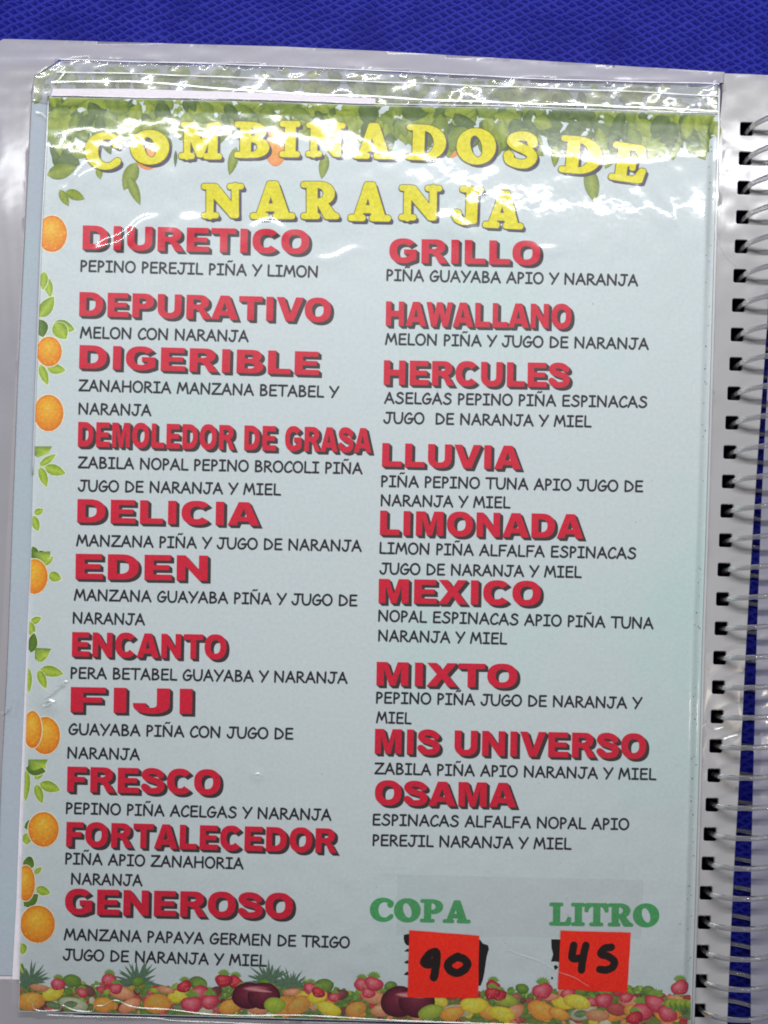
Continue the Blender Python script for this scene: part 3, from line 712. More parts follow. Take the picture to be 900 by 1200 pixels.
BODY = [
    ("PEPINO PEREJIL PIÑA Y LIMON", 94, 318, 372.5, 325), ("MELON CON NARANJA", 93.3, 396, 291.5, 400.5), ("ZANAHORIA MANZANA BETABEL Y", 91.7, 458, 397.5, 466),
    ("NARANJA", 91.7, 485.3, 177.5, 487.3), ("ZABILA NOPAL PEPINO BROCOLI PIÑA", 91, 548.3, 425, 555.5), ("JUGO DE NARANJA Y MIEL", 91, 575.5, 329.5, 580.3),
    ("MANZANA PIÑA Y JUGO DE NARANJA", 89, 639.7, 424, 646.3), ("MANZANA GUAYABA PIÑA Y JUGO DE", 86.3, 703.5, 419, 710.3), ("NARANJA", 85, 730.5, 170, 732.5),
    ("PERA BETABEL GUAYABA Y NARANJA", 82.5, 795, 407.5, 801), ("GUAYABA PIÑA CON JUGO DE", 80, 860.8, 344, 866.5), ("NARANJA", 78.7, 888.5, 164, 890.7),
    ("PEPINO PIÑA ACELGAS Y NARANJA", 77, 953.5, 388.5, 961.5), ("PIÑA APIO ZANAHORIA", 76.2, 1012.5, 285.5, 1018.5), ("NARANJA", 83, 1036.3, 167, 1038.3),
    ("MANZANA PAPAYA GERMEN DE TRIGO", 74.5, 1101.3, 410, 1111), ("JUGO DE NARANJA Y MIEL", 73.3, 1125, 313, 1132.5),
    ("PIÑA GUAYABA APIO Y NARANJA", 452.7, 328.7, 748, 335), ("MELON PIÑA Y JUGO DE NARANJA", 451, 403.7, 760.5, 409.5), ("ASELGAS PEPINO PIÑA ESPINACAS", 450, 472.7, 758.5, 477.7),
    ("JUGO  DE NARANJA Y MIEL", 449, 496, 693.5, 500.5), ("PIÑA PEPINO TUNA APIO JUGO DE", 446.5, 570.3, 754, 576.5), ("NARANJA Y MIEL", 446, 592.7, 598.5, 595.5),
    ("LIMON PIÑA ALFALFA ESPINACAS", 444.5, 648.7, 745.5, 655), ("JUGO DE NARANJA Y MIEL", 444.5, 672.7, 682, 677), ("NOPAL ESPINACAS APIO PIÑA TUNA", 443, 728, 766, 737),
    ("NARANJA Y MIEL", 443, 751.3, 594.5, 755), ("PEPINO PIÑA JUGO DE NARANJA Y", 440.5, 824, 753, 830.5), ("MIEL", 440.5, 847, 482.5, 848.5),
    ("ZABILA PIÑA APIO NARANJA Y MIEL", 438.5, 907, 769.5, 914), ("ESPINACAS ALFALFA NOPAL APIO", 436.5, 967, 737.5, 972.5), ("PEREJIL NARANJA Y MIEL", 436.5, 991, 670, 995.5)]
for txt, x0, y0, x1, y1 in BODY:
    p = Print(); r = 13.2
    for pts, t in text_pts('hand', txt, x0, y0, x1, y1, r): p.add(pts, t, TXT); p.step(3e-7)
    p.build('ingredient_lettering', page, ZP + .00016, label='dark ingredient line reading ' + txt)

# title letters: box left, right, top, bottom, tilt
TITLE = [("C", 100.5, 141.5, 155.5, 198, 3), ("O", 153.5, 197.5, 153, 192, 2), ("M", 210.5, 259.5, 144, 187, 1), ("B", 275.5, 315, 143.5, 184.5, 1), ("I", 328.5, 351, 142.5, 183.5, 1),
         ("N", 359.5, 404, 143, 184.5, 1), ("A", 414.5, 461.5, 145, 185.5, 1), ("D", 477, 522, 147, 187, 2), ("O", 536, 580.5, 151, 192, 4), ("S", 591.5, 629.5, 154.5, 196.5, 5),
         ("D", 657, 704.5, 161, 203, 5), ("E", 716.5, 757.5, 169, 212.5, 8),
         ("N", 237, 285, 214.5, 256.5, 0), ("A", 294, 345, 213, 256, 0), ("R", 353.5, 397, 213.5, 256, 0), ("A", 409, 457.5, 214, 258.5, 1), ("N", 468.5, 517, 216.5, 259, 1),
         ("J", 530, 565.5, 219, 263, 2), ("A", 567.5, 613.5, 224, 267, 3)]
p = Print(); lay = []
for ch, x0, x1, y0, y1, tilt in TITLE:
    v, t = glyph('serif', ch)[1]
    u = (v[:, 0] - v[:, 0].min()) / np.ptp(v[:, 0]) * (x1 - x0); w = (v[:, 1] - v[:, 1].min()) / np.ptp(v[:, 1]) * (y1 - y0)
    cx, cy = (x0 + x1) / 2, (y0 + y1) / 2
    a, b = x0 + u - cx, y1 - w - cy; th = math.radians(tilt)
    lay.append((np.column_stack([cx + a * math.cos(th) - b * math.sin(th), cy + a * math.sin(th) + b * math.cos(th)]), t))
for k in (4, 3.2, 2.4, 1.6):
    for pts, t in lay: p.add(pts + np.array([.95 * k, .9 * k]), t, C(70, 62, 84))
    p.step()
for i in range(8):
    for pts, t in lay: p.add(pts + 1.7 * np.array([math.cos(i * .785), math.sin(i * .785)]), t, C(98, 88, 30))
    p.step()
for i in range(8):
    for pts, t in lay: p.add(pts + .8 * np.array([math.cos(i * .785), math.sin(i * .785)]), t, C(205, 196, 28))
    p.step()
for pts, t in lay:
    g_ = np.clip((pts[:, 1] - pts[:, 1].min()) / np.ptp(pts[:, 1]), 0, 1)[:, None]
    p.add(pts, t, np.array(C(203, 194, 34)) * (1 - g_ * .5) + np.array(C(212, 202, 10)) * g_ * .5)
p.build('title_lettering', page, ZP + .00045, label='yellow title reading COMBINADOS DE NARANJA')

for txt, x0, y0, x1, y1, cap in (("COPA", 433.6, 1079, 551, 1081.8, 26.5), ("LITRO", 644, 1084.3, 772, 1086, 26.3)):
    p = Print()
    for i in range(9):
        for pts, t in text_pts('serif', txt, x0, y0, x1, y1, cap): p.add(pts + (.5 if i else 0) * np.array([math.cos(i * .785), math.sin(i * .785)]), t, C(66, 146, 88))
        p.step(4e-7)
    p.build('price_heading_lettering', page, ZP + .00016, label='green lettering reading ' + txt)

# ------------------------------------------------------------------ printed fruit and leaves
def cmix(a, b, t): return tuple(a[i] * (1 - t) + b[i] * t for i in range(3)) + (1,)


def leaf(p, x, y, ang, ln, wd, c0, c1, n=7, bend=0.0):
    """ang in degrees, 0 = right, 90 = down the page"""
    a = math.radians(ang); pts, col, tr = [], [], []
    cx, cy = x, y
    for i in range(n + 1):
        t = i / n; w = wd * math.sin(math.pi * min(1, t ** .85)) ** .8 if 0 < t < 1 else 0.0
        aa = a + bend * (t - .5); dx, dy = math.cos(aa), math.sin(aa)
        qx, qy = x + dx * ln * t, y + dy * ln * t
        pts += [(qx, qy), (qx - dy * w, qy + dx * w), (qx + dy * w, qy - dx * w)]
        col += [cmix(c0, c1, .75), cmix(c0, c1, .15 + .3 * t), cmix(c0, c1, .0 + .25 * t)]
        if i < n:
            b = i * 3
            for s_ in (1, 2): tr += [(b, b + s_, b + 3 + s_), (b, b + 3 + s_, b + 3)]
    p.add(pts, tr, col); p.step(2.5e-7)


def disc(p, cx, cy, rx, ry, cin, cmid, cout, hx=-.25, hy=-.25, n=22, rot=0.0, heart=0.0, jag=0.0):
    ph_ = [rnd.random() * 6.3 for _ in range(3)]
    pts, col, tr = [(cx + hx * rx, cy + hy * ry)], [cin], []
    for k, (f, c) in enumerate(((.45, cmix(cin, cmid, .6)), (.75, cmid), (1.0, cout))):
        for i in range(n):
            a = 2 * math.pi * i / n; jg = 1 + jag * (math.sin(2 * a + ph_[0]) + .7 * math.sin(3 * a + ph_[1]) + .5 * math.sin(5 * a + ph_[2]))
            ex, ey = math.cos(a) * rx * jg, math.sin(a) * ry * jg * (1 - heart * .25 * math.cos(a) ** 2 * (math.sin(a) > 0) - heart * .15 * (math.sin(a) < 0) * math.exp(-(a - 4.71) ** 2 * 6))
            X_, Y_ = hx * rx * (1 - f) + ex * f, hy * ry * (1 - f) + ey * f
            pts.append((cx + X_ * math.cos(rot) - Y_ * math.sin(rot), cy + X_ * math.sin(rot) + Y_ * math.cos(rot)))
            sh_ = .5 + .5 * math.sin(a); col.append(cmix(c, cmix(cout, cout, 1), .5 * sh_ * f))
    for i in range(n):
        j = (i + 1) % n; tr.append((0, 1 + i, 1 + j))
        for k in (0, 1):
            a0, b0 = 1 + k * n, 1 + (k + 1) * n; tr += [(a0 + i, b0 + i, b0 + j), (a0 + i, b0 + j, a0 + j)]
    p.add(pts, tr, col); p.step(2.5e-7)


LG0, LG1 = C(96, 128, 34), C(176, 196, 70)
DG0, DG1 = C(54, 84, 38), C(104, 132, 58)
MG0, MG1 = C(78, 112, 36), C(138, 164, 60)
HALO = C(214, 222, 190)
ORI, ORM, ORO = C(238, 178, 60), C(232, 144, 32), C(204, 108, 34)


def leafh(p, x, y, ang, ln, wd, c0=LG0, c1=LG1, bend=0.0):
    leaf(p, x - .6 * math.cos(math.radians(ang)), y - .6 * math.sin(math.radians(ang)), ang, ln + 2, wd + .7, HALO, HALO, bend=bend)
    leaf(p, x, y, ang, ln, wd, c0, c1, bend=bend)


def orange(cx, cy, rx, ry, rot=0.0):
    p = Print(); orange.z += 1.2e-5; p.z = orange.z
    disc(p, cx, cy, rx + 1, ry + 1, HALO, HALO, HALO)
    disc(p, cx, cy, rx, ry, ORI, ORM, ORO, -.1, -.35, 28)
    for _ in range(14):   # peel speckle
        a, r_ = rnd.random() * 6.28, rnd.random() ** .5 * .85
        disc(p, cx + rx * r_ * math.cos(a), cy + ry * r_ * math.sin(a), 1.6, 1.3, C(240, 178, 66), ORM, ORM, n=6)
    p.build('orange_print', page, ZP + .00005)


orange.z = 0.0
# left border leaves (behind the oranges)
p = Print()
for a in ((55, 325, 80, 24, 5), (52, 318, 95, 22, 5)): leafh(p, *a)
for sx, sy in ((47, 372), ):
    leafh(p, sx - 1, sy, -55, 30, 8, MG0, LG1); leafh(p, sx - 2, sy + 2, 75, 22, 9, DG0, DG1)
    leafh(p, 63, 378, 20, 26, 7, MG0, LG1); leafh(p, 64, 378, 55, 24, 9, LG0, LG1)
for x, y, a, l, w in ((47, 427, 70, 26, 5), (55, 431, 8, 22, 6), (40, 520, 0, 0, 0), (46, 546, -35, 24, 4), (52, 547, 18, 26, 6.5), (47, 547, 72, 25, 5),
                      (40, 602, -25, 12, 4), (38, 604, 70, 20, 5), (36, 730, -28, 14, 4), (34, 728, 75, 20, 5), (44, 776, -48, 22, 4.5), (47, 784, 12, 28, 6.5),
                      (45, 785, 68, 24, 5), (33, 782, 88, 30, 4), (41, 914, -55, 22, 4.5), (46, 918, 18, 26, 6.5), (42, 919, 72, 24, 5), (31, 900, 92, 40, 5),
                      (57, 673, 22, 16, 6), (50, 662, -38, 16, 4), (42, 1041, 20, 18, 5.5), (40, 1024, -40, 12, 3), (32, 976, 95, 14, 6), (24, 1105, 75, 14, 6), (23, 1128, 85, 24, 6)):
    if l: leafh(p, x, y, a, l, w)
for x, y, a, l, w in ((30, 900, 10, 24, 7), (28, 970, -20, 26, 7), (28, 1062, -40, 22, 7), (26, 1012, -70, 0, 0), (27, 1010, 20, 14, 9), (40, 648, 15, 20, 5), (38, 640, 80, 18, 6), (36, 765, -80, 24, 6)):
    if l: leafh(p, x, y, a, l, w, DG0, LG0)
# straight-cut leaves of the repeated border tile
for (x0, y0, x1, y1, x2, y2) in ((41, 523, 61, 523, 44, 536), (39, 647, 59, 646, 50, 658), (41, 759, 60, 760, 43, 774), (33, 890, 56, 890, 40, 903)):
    p.add([(x0, y0), (x1, y1), ((x1 + x2) / 2 + 4, (y1 + y2) / 2 + 2), (x2, y2), (x0, y2 - 2)], [(0, 1, 2), (0, 2, 3), (0, 3, 4)], [DG1, LG0, LG1, MG1, DG0]); p.step()
p.build('leaf_border_print', page, ZP + .00002, label='green leaf sprigs printed down the left border', kind='stuff')
for o_ in ((61, 274, 17.5, 21.5), (57.5, 412, 15, 17.5), (57, 484, 17.5, 21.5), (40, 675.5, 16, 20.5), (53, 862, 17.5, 22), (38, 855, 11, 22), (51, 972, 18, 20.5), (30, 1035, 11, 21), (44, 1083, 20.5, 22)):
    orange(*o_)

# hanging foliage along the top
LG0, LG1 = C(104, 122, 40), C(150, 162, 72)
MG0, MG1 = C(88, 106, 44), C(128, 144, 68); DG0, DG1 = C(64, 82, 48), C(100, 118, 68)
p = Print()
for _ in range(520):
    x = rnd.uniform(50, 838); d = rnd.random()
    dep = interp([(57, 40), (100, 34), (200, 40), (300, 36), (420, 42), (560, 44), (640, 44), (660, 60), (760, 46), (800, 30), (838, 22)], x)
    y = YT(x) + rnd.uniform(-6, dep * .8) - 4
    a = rnd.gauss(80, 45); sz = rnd.uniform(14, 34)
    if 648 < x < 700: c0, c1 = DG0, DG1
    else: c0, c1 = rnd.choice(((DG0, DG1), (MG0, MG1), (LG0, LG1), (MG0, LG1)))
    t = rnd.uniform(-.12, .12)
    leaf(p, x, y, a, sz, sz * rnd.uniform(.2, .36), cmix(c0, c1, max(0, t)), cmix(c1, c0, max(0, -t)), bend=rnd.uniform(-.6, .6))
    if rnd.random() < .30: # blossom gaps
        disc(p, x + rnd.uniform(-9, 9), y + rnd.uniform(4, 14), rnd.uniform(2, 4.5), rnd.uniform(1.5, 4), C(196, 204, 200), C(188, 198, 194), C(180, 192, 188), n=7, jag=.25)
for x, y, a, l, w, c in ((72, 142, 10, 34, 8, 1), (60, 180, 20, 36, 15, 0), (84, 172, 30, 22, 9, 1), (55, 205, -15, 36, 9, 1), (70, 222, 62, 22, 5, 2), (77, 224, 22, 24, 6, 2), (115, 196, 80, 14, 4, 2),
                         (160, 190, 115, 36, 9, 1), (150, 205, 68, 38, 6, 1), (206, 176, 92, 20, 2, 0), (277, 172, 104, 34, 6, 1), (382, 180, 100, 30, 6, 1), 
                         (690, 196, 80, 42, 9, 1), (702, 150, 80, 44, 9, 1), (722, 175, 120, 26, 6, 2), (808, 152, 62, 40, 12, 1), (820, 150, 80, 32, 9, 2), (790, 150, 92, 38, 9, 1), (778, 168, 105, 18, 5, 2), (586, 150, 110, 22, 4, 2),
                         (625, 140, 20, 24, 9, 1), (665, 150, 100, 36, 9, 0), (652, 170, 95, 26, 5, 1), (465, 150, 60, 20, 5, 2), (240, 150, 70, 22, 6, 1)):
    c0, c1 = ((DG0, DG1), (MG0, LG1), (LG0, LG1))[c]; leaf(p, x, y, a, l, w, c0, c1)
for x, y, r_ in ((70, 150, 1), (105, 140, 1), (742, 150, 1.0), (800, 142, 1.1), (200, 150, .8), (470, 152, .8), (600, 156, .9)):
    for q_ in range(9):
        leaf(p, x + rnd.uniform(-28, 28), y + rnd.uniform(-14, 10), rnd.gauss(85, 35), rnd.uniform(20, 36) * r_, rnd.uniform(6, 10) * r_, *rnd.choice(((MG0, MG1), (LG0, LG1), (DG0, DG1))))
p.build('foliage_print', page, ZP + .00002, label='green hanging foliage printed along the top of the page')
for o_ in ((173, 182, 15, 17), (323, 170, 14, 25), (529, 164, 13, 21)):
    p = Print(); disc(p, *o_, C(232, 160, 84), C(224, 146, 70), C(206, 128, 70), n=24); p.build('orange_print', page, ZP + .00006)
# foliage on the lower page showing above
p = Print()
for _ in range(330):
    x = rnd.uniform(42, 840); y = interp([(40, 74), (400, 84), (600, 96), (843, 104)], x) + rnd.uniform(0, 34)
    c0, c1 = rnd.choice(((DG0, DG1), (MG0, MG1), (MG0, LG1)))
    sz = rnd.uniform(10, 22); leaf(p, x, y, rnd.gauss(60, 50), sz, sz * rnd.uniform(.22, .4), c0, c1, 5)
v_ = [q_ for q_ in p.v]
for a_ in p.v:
    yt = np.interp(a_[:, 0], [40, 72, 400, 600, 843], [86, 73, 84, 95, 102]); a_[:, 1] = np.maximum(a_[:, 1], yt); a_[:, 0] = np.clip(a_[:, 0], 40, 840)
    a_[:, 1] = np.minimum(a_[:, 1], 160)
p.build('lower_foliage_print', menu, ZP - .00105, clip=False)

# fruit pile along the bottom edge
p = Print()
GR = (C(124, 160, 60), C(88, 128, 44), C(60, 98, 38)); GL = (C(176, 196, 70), C(150, 176, 44), C(120, 146, 40))
YL = (C(236, 226, 96), C(222, 206, 46), C(196, 160, 40)); OG = (C(240, 186, 84), C(226, 150, 50), C(198, 116, 46))
PK = (C(226, 130, 140), C(196, 66, 84), C(150, 40, 62)); RD = (C(214, 80, 84), C(180, 36, 58), C(126, 24, 46))
MA = (C(150, 70, 86), C(98, 26, 46), C(62, 18, 34)); PE = (C(228, 176, 130), C(214, 140, 100), C(186, 104, 78)); WH = (C(214, 210, 186), C(186, 190, 160), C(150, 160, 134))


def crown_top(cx, cy, s_, n=13):
    n = int(n * 1.7)
    for i in range(n):
        a = -90 + (i - n / 2) * 9 + rnd.uniform(-6, 6)
        leaf(p, cx + rnd.uniform(-3, 3), cy, a, s_ * rnd.uniform(.7, 1.1), s_ * .055, C(46, 76, 60), C(104, 130, 104), 4)


def strawberry(cx, cy, s_, c=RD):
    for i in range(7): leaf(p, cx, cy - s_ * .6, -150 + i * 22, s_ * .8, s_ * .14, C(84, 124, 50), C(130, 164, 70), 4)
    disc(p, cx, cy, s_, s_ * .82, *(cmix(q_, c[2], .15) for q_ in c), rot=rnd.uniform(-.6, .6), heart=1, jag=.05)
    for _ in range(7): disc(p, cx + rnd.uniform(-.6, .6) * s_, cy + rnd.uniform(-.4, .6) * s_, .6, .6, C(230, 150, 120), C(220, 130, 110), C(200, 90, 90), n=5)


def band_y(x): return 1148 + 3 * math.sin(x / 31) + (x - 20) * .012


def fr(x, y, rx, ry, c, hl=.5, jag=.07):
    c = tuple(cmix(q_, C(120, 104, 80), rnd.uniform(.05, .38)) for q_ in c)
    rx, ry = rx * .86, ry * .86
    disc(p, x, y, rx, ry, cmix(c[1], c[0], hl), c[1], c[2], rnd.uniform(-.4, .3), rnd.uniform(-.5, -.1), n=18, rot=rnd.uniform(-.5, .5), jag=jag)


band = [(x, band_y(x) + 9 + 4 * math.sin(x / 7.3) * math.sin(x / 17)) for x in range(18, 813, 5)]
v_, t_ = fill([(band + [(813, 1215), (18, 1195)], [])]); p.add(v_, t_, C(104, 116, 58)); p.step()
for i in range(330):   # leafy greens and small berries along the ridge
    x = 22 + rnd.random() * 790; y = band_y(x) + rnd.uniform(2, 16)
    if rnd.random() < .55: leaf(p, x, y + 4, rnd.gauss(-80, 60), rnd.uniform(5, 13), rnd.uniform(2, 4.2), *rnd.choice(((C(64, 104, 40), C(126, 164, 70)), (C(90, 130, 50), C(160, 186, 90)))), 5)
    else: fr(x, y + 3, rnd.uniform(3, 8), rnd.uniform(2.5, 6), rnd.choice((GR, GR, GR, GL, PK, PE)))
crown_top(35, 1151, 25, 15); crown_top(34, 1156, 18)
for x, y, s_ in ((160, 1151, 28), (315, 1151, 27), (342, 1157, 23)):
    crown_top(x, y, s_, 16); crown_top(x, y + 3, s_ * .75, 12)
    for q_ in range(22): fr(x + rnd.uniform(-13, 13), y + 4 + rnd.uniform(0, 14), 3, 2.4, (C(226, 190, 90), C(196, 150, 60), C(130, 92, 40)))
def small(n, y0, y1, kinds, r0, r1):
    for i in range(n):
        x = 24 + rnd.random() * 786; y = band_y(x) + rnd.uniform(y0, y1)
        fr(x, y, rnd.uniform(r0, r1), rnd.uniform(r0, r1) * .72, rnd.choice(kinds))
        if rnd.random() < .6: leaf(p, x + rnd.uniform(-10, 10), y + rnd.uniform(-6, 6), rnd.uniform(0, 360), rnd.uniform(7, 16), rnd.uniform(2, 4.5), C(52, 88, 42), C(112, 144, 74), 5)
small(300, 9, 32, (GR, PK, RD, RD, PK, MA, GL, GR), 3.5, 7.5)
small(230, 24, 54, (YL, OG, PK, PE, RD, WH, GR, MA), 4.5, 9)
for k in range(6):    # the tile of fruit repeats along the strip
    b = 24 + 148 * k + (0 if k < 3 else 6); dy = b * .018
    for (x, y, rx, ry, c) in ((12, 1173, 19, 13, OG), (38, 1164, 16, 9, YL), (22, 1157, 13, 5, PE), (62, 1176, 20, 9, WH), (97, 1177, 15, 10, OG), (118, 1163, 18, 9, GL if k % 2 else PE),
                              (60, 1149, 13, 9, GR), (128, 1178, 16, 9, PE), (78, 1160, 13, 7, MA), (138, 1150, 9, 7, GR)):
        if b + x < 804: fr(b + x, y + dy, rx, ry, c, .8, .035)
    leaf(p, b + 30, 1176 + dy, 10, 17, 4, C(74, 96, 66), C(120, 140, 100)); leaf(p, b + 50, 1178 + dy, -8, 18, 4.5, C(74, 96, 66), C(120, 140, 100)) 
    for (x, y, s_) in ((44, 1153, 9), (104, 1148, 9.5), (112, 1158, 8), (72, 1163, 7)):
        if b + x < 800: strawberry(b + x, y + dy, s_, RD if (k + x) % 2 else PK)
for x, y, w_ in ((300, 1167, 1.0), (478, 1174, 1.15)):
    for dx in (-9, 9): disc(p, x + dx * w_, y, 19 * w_, 16 * w_, C(120, 44, 62), C(90, 24, 44), C(54, 14, 30), 0, -.2, n=24, jag=.02)
    disc(p, x, y - 8, 17, 4, C(190, 112, 124), C(150, 64, 80), C(98, 28, 46), n=16); leaf(p, x - 14, y - 9, 8, 34, 1.6, C(196, 150, 150), C(170, 100, 110))
for x, y, rx, ry, c in ((350, 1178, 18, 12, OG), (385, 1182, 18, 9, YL), (322, 1178, 15, 11, GL), (372, 1168, 14, 9, YL), (505, 1186, 18, 10, GL), (530, 1188, 17, 10, OG), (556, 1178, 20, 11, YL), (676, 1174, 19, 10, YL),
                        (588, 1188, 18, 10, YL), (722, 1183, 14, 9, RD), (744, 1186, 16, 9, OG), (655, 1188, 16, 8, OG), (700, 1190, 17, 8, PE)):
    fr(x, y, rx, ry, c, .9, .03)
for x, y, s_, c in ((262, 1149, 10, RD), (234, 1164, 12, PK), (225, 1177, 13, PK), (246, 1174, 11, PK), (438, 1153, 11, PK), (636, 1161, 12, PK), (708, 1172, 11, PK), (752, 1186, 14, PK), (768, 1176, 13, PK), (782, 1188, 12, PK), (797, 1157, 11, PK), (373, 1163, 8, RD), (744, 1193, 10, RD), (577, 1164, 9, RD)):
    strawberry(x, y, s_, c)
for x in range(786, 812, 6): fr(x, 1176 + (x % 3) * 6, 8, 6, OG if x % 2 else GL); leaf(p, x, 1172, 70, 16, 4, C(52, 88, 42), C(112, 144, 74), 5)
for a_ in p.v:
    a_[:, 0] = np.minimum(a_[:, 0], 809.5); a_[:, 1] = np.minimum(a_[:, 1], 1184.5 + (a_[:, 0] - 20) * .027)
p.build('fruit_border_print', page, ZP + .00002, label='mixed fruit pile printed along the bottom of the page')

# old marker prices and specks on the page
p = Print(); BLK = C(20, 14, 16)
def blot(poly):
    v, t = fill([(poly, [])]); p.add(v, t, BLK); p.step()
rg = lambda pts: [(a + rnd.uniform(-.5, .5), b + rnd.uniform(-.5, .5)) for a, b in pts]
blot(rg([(473, 1096), (476, 1095), (482, 1094), (484, 1108), (477, 1108), (474, 1105), (473, 1100)]))
for y in (1113, 1126.5, 1140): blot(rg([(473.5, y + 1.5), (477, y - 1), (483, y - .5), (483, y + 2), (476, y + 2.5)]))
blot(rg([(558, 1100), (563, 1101), (566, 1106), (572, 1108), (573, 1112), (571, 1120), (570, 1126), (568, 1140), (566, 1149), (563, 1155), (558, 1155)]))
blot(rg([(646, 1101), (652, 1101), (660, 1101), (660, 1128), (651, 1127), (646, 1127), (648, 1118), (646, 1110)]))
blot(rg([(649, 1132), (652, 1131), (654, 1134), (651, 1137)])); blot(rg([(646, 1145), (648, 1145), (648.5, 1147.5), (646, 1148)]))
p.build('old_price_ink', page, ZP + .00019, label='jagged black marker of old prices beside the stickers')
p = Print()
for _ in range(60):
    y = rnd.uniform(150, 1150); x = XR(y) - rnd.uniform(3, 9); disc(p, x, y, rnd.uniform(.4, 1.1), rnd.uniform(.5, 1.4), C(90, 96, 92), C(110, 116, 112), C(150, 160, 158), n=6)
for x, y, r_ in ((695, 356, 1.3), (530, 286, 1.2), (815, 1082, 1.2), (632, 918, 1), (745, 612, 1.2), (797, 1083, 1.6)):
    disc(p, x, y, r_, r_ * .8, C(140, 146, 142), C(160, 168, 166), C(176, 188, 188), n=8)
for _ in range(26):
    y = rnd.uniform(330, 1140); x = rnd.uniform(100, 800); disc(p, x, y, rnd.uniform(.5, 1.3), rnd.uniform(.4, 1.0), C(150, 156, 154), C(160, 168, 166), C(172, 182, 182), n=7, jag=.2)
p.build('page_speck', page, ZP + .00004, kind='stuff')

# ------------------------------------------------------------------ stickers and tape
def sticker(name, corners, label, strokes, hw):
    c = np.array(corners).mean(axis=0); t_ = empty(name, W(c[0], c[1], ZP), label=label, category='sticker', group='red price stickers', kind='thing')
    n = 6; V = []; top_ = []
    loop = []
    for i in range(4):
        a, b = corners[i], corners[(i + 1) % 4]
        for k in range(n): loop.append((a[0] + (b[0] - a[0]) * k / n + rnd.uniform(-.25, .25), a[1] + (b[1] - a[1]) * k / n + rnd.uniform(-.25, .25)))
    gx_, gy_ = np.meshgrid(np.arange(c[0] - 45, c[0] + 45, 9), np.arange(c[1] - 45, c[1] + 45, 9)); gp_ = np.column_stack([gx_.ravel(), gy_.ravel()])
    v, t = fill([(loop, [])], gp_[inside(gp_, loop)]); z1, z0 = ZP + .00050, ZP + .00034
    off = Vector(W(c[0], c[1], ZP))
    curl = lambda q_: z1 + .00012 * (max(0, math.hypot(q_[0] - c[0], q_[1] - c[1]) - 38) / 18) ** 1.5 + .00003 * math.sin(q_[0] / 9) * math.sin(q_[1] / 13)
    V = [Vector(W(*p_, curl(p_))) - off for p_ in v]; F = [tuple(q_)[::-1] for q_ in t]; B = len(V); m = len(loop)
    V += [Vector(W(*p_, curl(p_))) - off for p_ in loop] + [Vector(W(*p_, curl(p_) - .00014)) - off for p_ in loop]
    F += [(B + i, B + (i + 1) % m, B + m + (i + 1) % m, B + m + i) for i in range(m)]
    mat, nt, out = nodes('fluorescent_red_paper'); pr = N(nt, 'ShaderNodeBsdfPrincipled'); pr.inputs['Roughness'].default_value = .6; pr.inputs['Specular IOR Level'].default_value = .15
    tc = N(nt, 'ShaderNodeTexCoord'); no = N(nt, 'ShaderNodeTexNoise'); no.inputs['Scale'].default_value = 1500; no.inputs['Detail'].default_value = 4
    nt.links.new(tc.outputs['Object'], no.inputs['Vector']); cr = N(nt, 'ShaderNodeValToRGB'); cr.color_ramp.elements[0].position = .35; cr.color_ramp.elements[1].position = .65
    cr.color_ramp.elements[0].color = (1.0, .010, .004, 1); cr.color_ramp.elements[1].color = (1.0, .04, .012, 1)
    nt.links.new(no.outputs['Fac'], cr.inputs[0]); nt.links.new(cr.outputs[0], pr.inputs['Base Color']); nt.links.new(pr.outputs[0], out.inputs[0])
    mesh_pts('sticker_paper', V, F, mat, t_)
    for st in strokes:
        pts = smooth(st, 5) if len(st) > 2 else st
        v, t = fill(stroke([(a + rnd.uniform(-.3, .3), b + rnd.uniform(-.3, .3)) for a, b in pts], hw, nc=9))
        pr_ = Print(); pr_.add(v, t, C(24, 10, 12))
        o = pr_.build('marker_stroke', None, ZP + .00056 + .00001 * strokes.index(st)); o.parent = t_; o.matrix_parent_inverse = t_.matrix_world.inverted()
        o.location = -off
    return t_


Z5 = lambda x, y: (430 + x / 5.294, 1020 + y / 5.294)
Z4 = lambda x, y: (600 + x / 4.5, 1020 + y / 4.5)
sticker('price_sticker', [(479.7, 1090), (561.7, 1096.5), (560.3, 1169.8), (477.6, 1168.8)], 'red square price sticker marked 90 under COPA',
        [[Z5(425, 505), Z5(395, 515), Z5(365, 550), Z5(355, 575), Z5(385, 585), Z5(425, 560)], [Z5(432, 512), Z5(430, 580), Z5(415, 665)], [Z5(563, 535), Z5(520, 560), Z5(502, 595), Z5(530, 628), Z5(565, 635), Z5(605, 615), Z5(625, 580), Z5(600, 550), Z5(563, 537)]], 4.9)
sticker('price_sticker', [(657, 1090.5), (739.3, 1092.7), (735, 1163.3), (653.8, 1158.9)], 'red square price sticker marked 45 under LITRO',
        [[Z4(325, 395), Z4(318, 440), Z4(322, 465), Z4(370, 460)], [Z4(390, 395), Z4(375, 460), Z4(365, 525)], [Z4(525, 405), Z4(490, 412), Z4(468, 440), Z4(510, 455), Z4(540, 480), Z4(530, 510), Z4(500, 525), Z4(462, 522)]], 4.5)
# clear tape strip: outline reads only as a faint edge
tp = [(466, 1025), (754, 1031.5), (751, 1100), (464, 1096)]
c = W(610, 1060, ZP); tv = [Vector(W(*q_, ZP + .00024)) - Vector(c) for q_ in tp] + [Vector(W(*q_, ZP + .00021)) - Vector(c) for q_ in tp]
to = mesh_pts('tape_strip', tv, [(3, 2, 1, 0), (0, 1, 5, 4), (1, 2, 6, 5), (2, 3, 7, 6), (3, 0, 4, 7)], M_TAPE, None, label='wide clear tape strip across the green COPA and LITRO prices', category='tape', kind='thing')
to.location = c

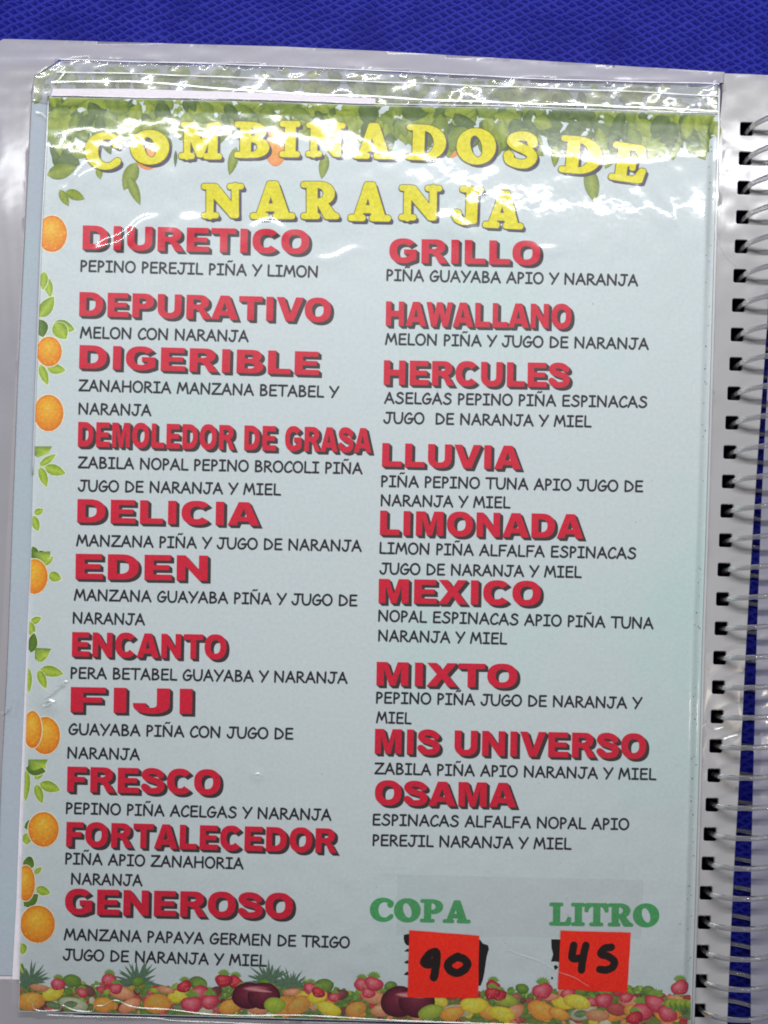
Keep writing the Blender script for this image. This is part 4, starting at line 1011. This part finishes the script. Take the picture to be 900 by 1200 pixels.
# ------------------------------------------------------------------ spiral coil
RC = .0124; ZC = ZP - .0012
V, F = [], []; seg, per = 10, 40
k0, k1 = 0, 33; tot = int((k1 - k0) * per)
CL = []
for i in range(tot + 1):
    k = k0 + i / per; y = 151 + 34.43 * k
    hx = 875 - (y - 151) * .0537
    hxm = interp([(151, 875), (426, 862.5), (530, 855.5), (771, 843.5), (876, 839), (1048, 827.5), (1184, 819.5)], min(max(y, 151), 1184)) + (min(0, y - 151) + max(0, y - 1184)) * -.0537
    th = 2 * math.pi * (i % per) / per          # 0 at the hole (left side), then up and over
    X0, Y0, _ = W(hxm + 2.5, y + 1.5, ZP)
    CL.append(Vector((X0 + RC - RC * math.cos(th), Y0 + .0 , ZC + RC * math.sin(th))))
# the pitch climbs back up the page on the way over, so each loop leaves its hole rising
for i, p_ in enumerate(CL):
    ph = (i % per) / per
    p_.y += (ph * 34.43 * S) * 2.0 if False else 0
CL2 = []
for k in range(k0, k1):
    for j in range(per):
        th = 2 * math.pi * j / per; y = 151 + 34.43 * (k - j / per)
        yc = min(max(y, 151), 1184); hxm = interp([(151, 875), (426, 862.5), (530, 855.5), (771, 843.5), (876, 839), (1048, 827.5), (1184, 819.5)], yc) - .0537 * (y - yc)
        X0, Y0, _ = W(hxm + 2.5, y + 1.0, ZP)
        CL2.append((k, j, Vector((X0 + RC - RC * math.cos(th), Y0, ZC + RC * math.sin(th)))))
# one continuous wire: going over, it climbs the page (y decreases), so chain loops from the bottom up
CL = [c3 for _, _, c3 in sorted(CL2, key=lambda q_: (-q_[0], q_[1]))]
for i, p_ in enumerate(CL):
    d = (CL[min(i + 1, len(CL) - 1)] - CL[max(i - 1, 0)]).normalized(); u = d.cross(Vector((0, 1, 0))).normalized(); w = u.cross(d)
    for k in range(seg):
        a = 2 * math.pi * k / seg; V.append(p_ + (u * math.cos(a) + w * math.sin(a)) * .00082)
for i in range(len(CL) - 1):
    for k in range(seg):
        a, b = i * seg + k, i * seg + (k + 1) % seg; F.append((a, b, b + seg, a + seg))
F += [tuple(range(seg)), tuple((len(CL) - 1) * seg + k for k in range(seg))[::-1]]
mesh_pts('spiral_coil', V, F, M_COIL, menu, True, label='smoky clear plastic spiral threaded through the square holes')

# ------------------------------------------------------------------ facing page across the spiral
XF = lambda y: interp([(90, 930), (350, 905), (560, 893.5), (740, 887), (1040, 879.5), (1200, 880), (1250, 880)], y)
ff = path(XF, 100, 1240) + [(1720, 1290), (1750, 140)]
slab('facing_page_margin', ff, [hole(XF(h[1]) + 34, h[1] - 2) for h in HK], ZP - .0012, .0016, mat_film("facing_vinyl", (0.46, 0.45, 0.52), 0.62, rough=0.08, bump=(170, 0.6, 0.0001), haze=.4), .00006, 10, label='cloudy vinyl page on the far side of the spiral')
sheet('facing_printed_page', [(960, 160), (1690, 190), (1650, 1250), (930, 1220)], ZP - .0006, M_PAGE, .0003, label='pale page beyond the spiral')
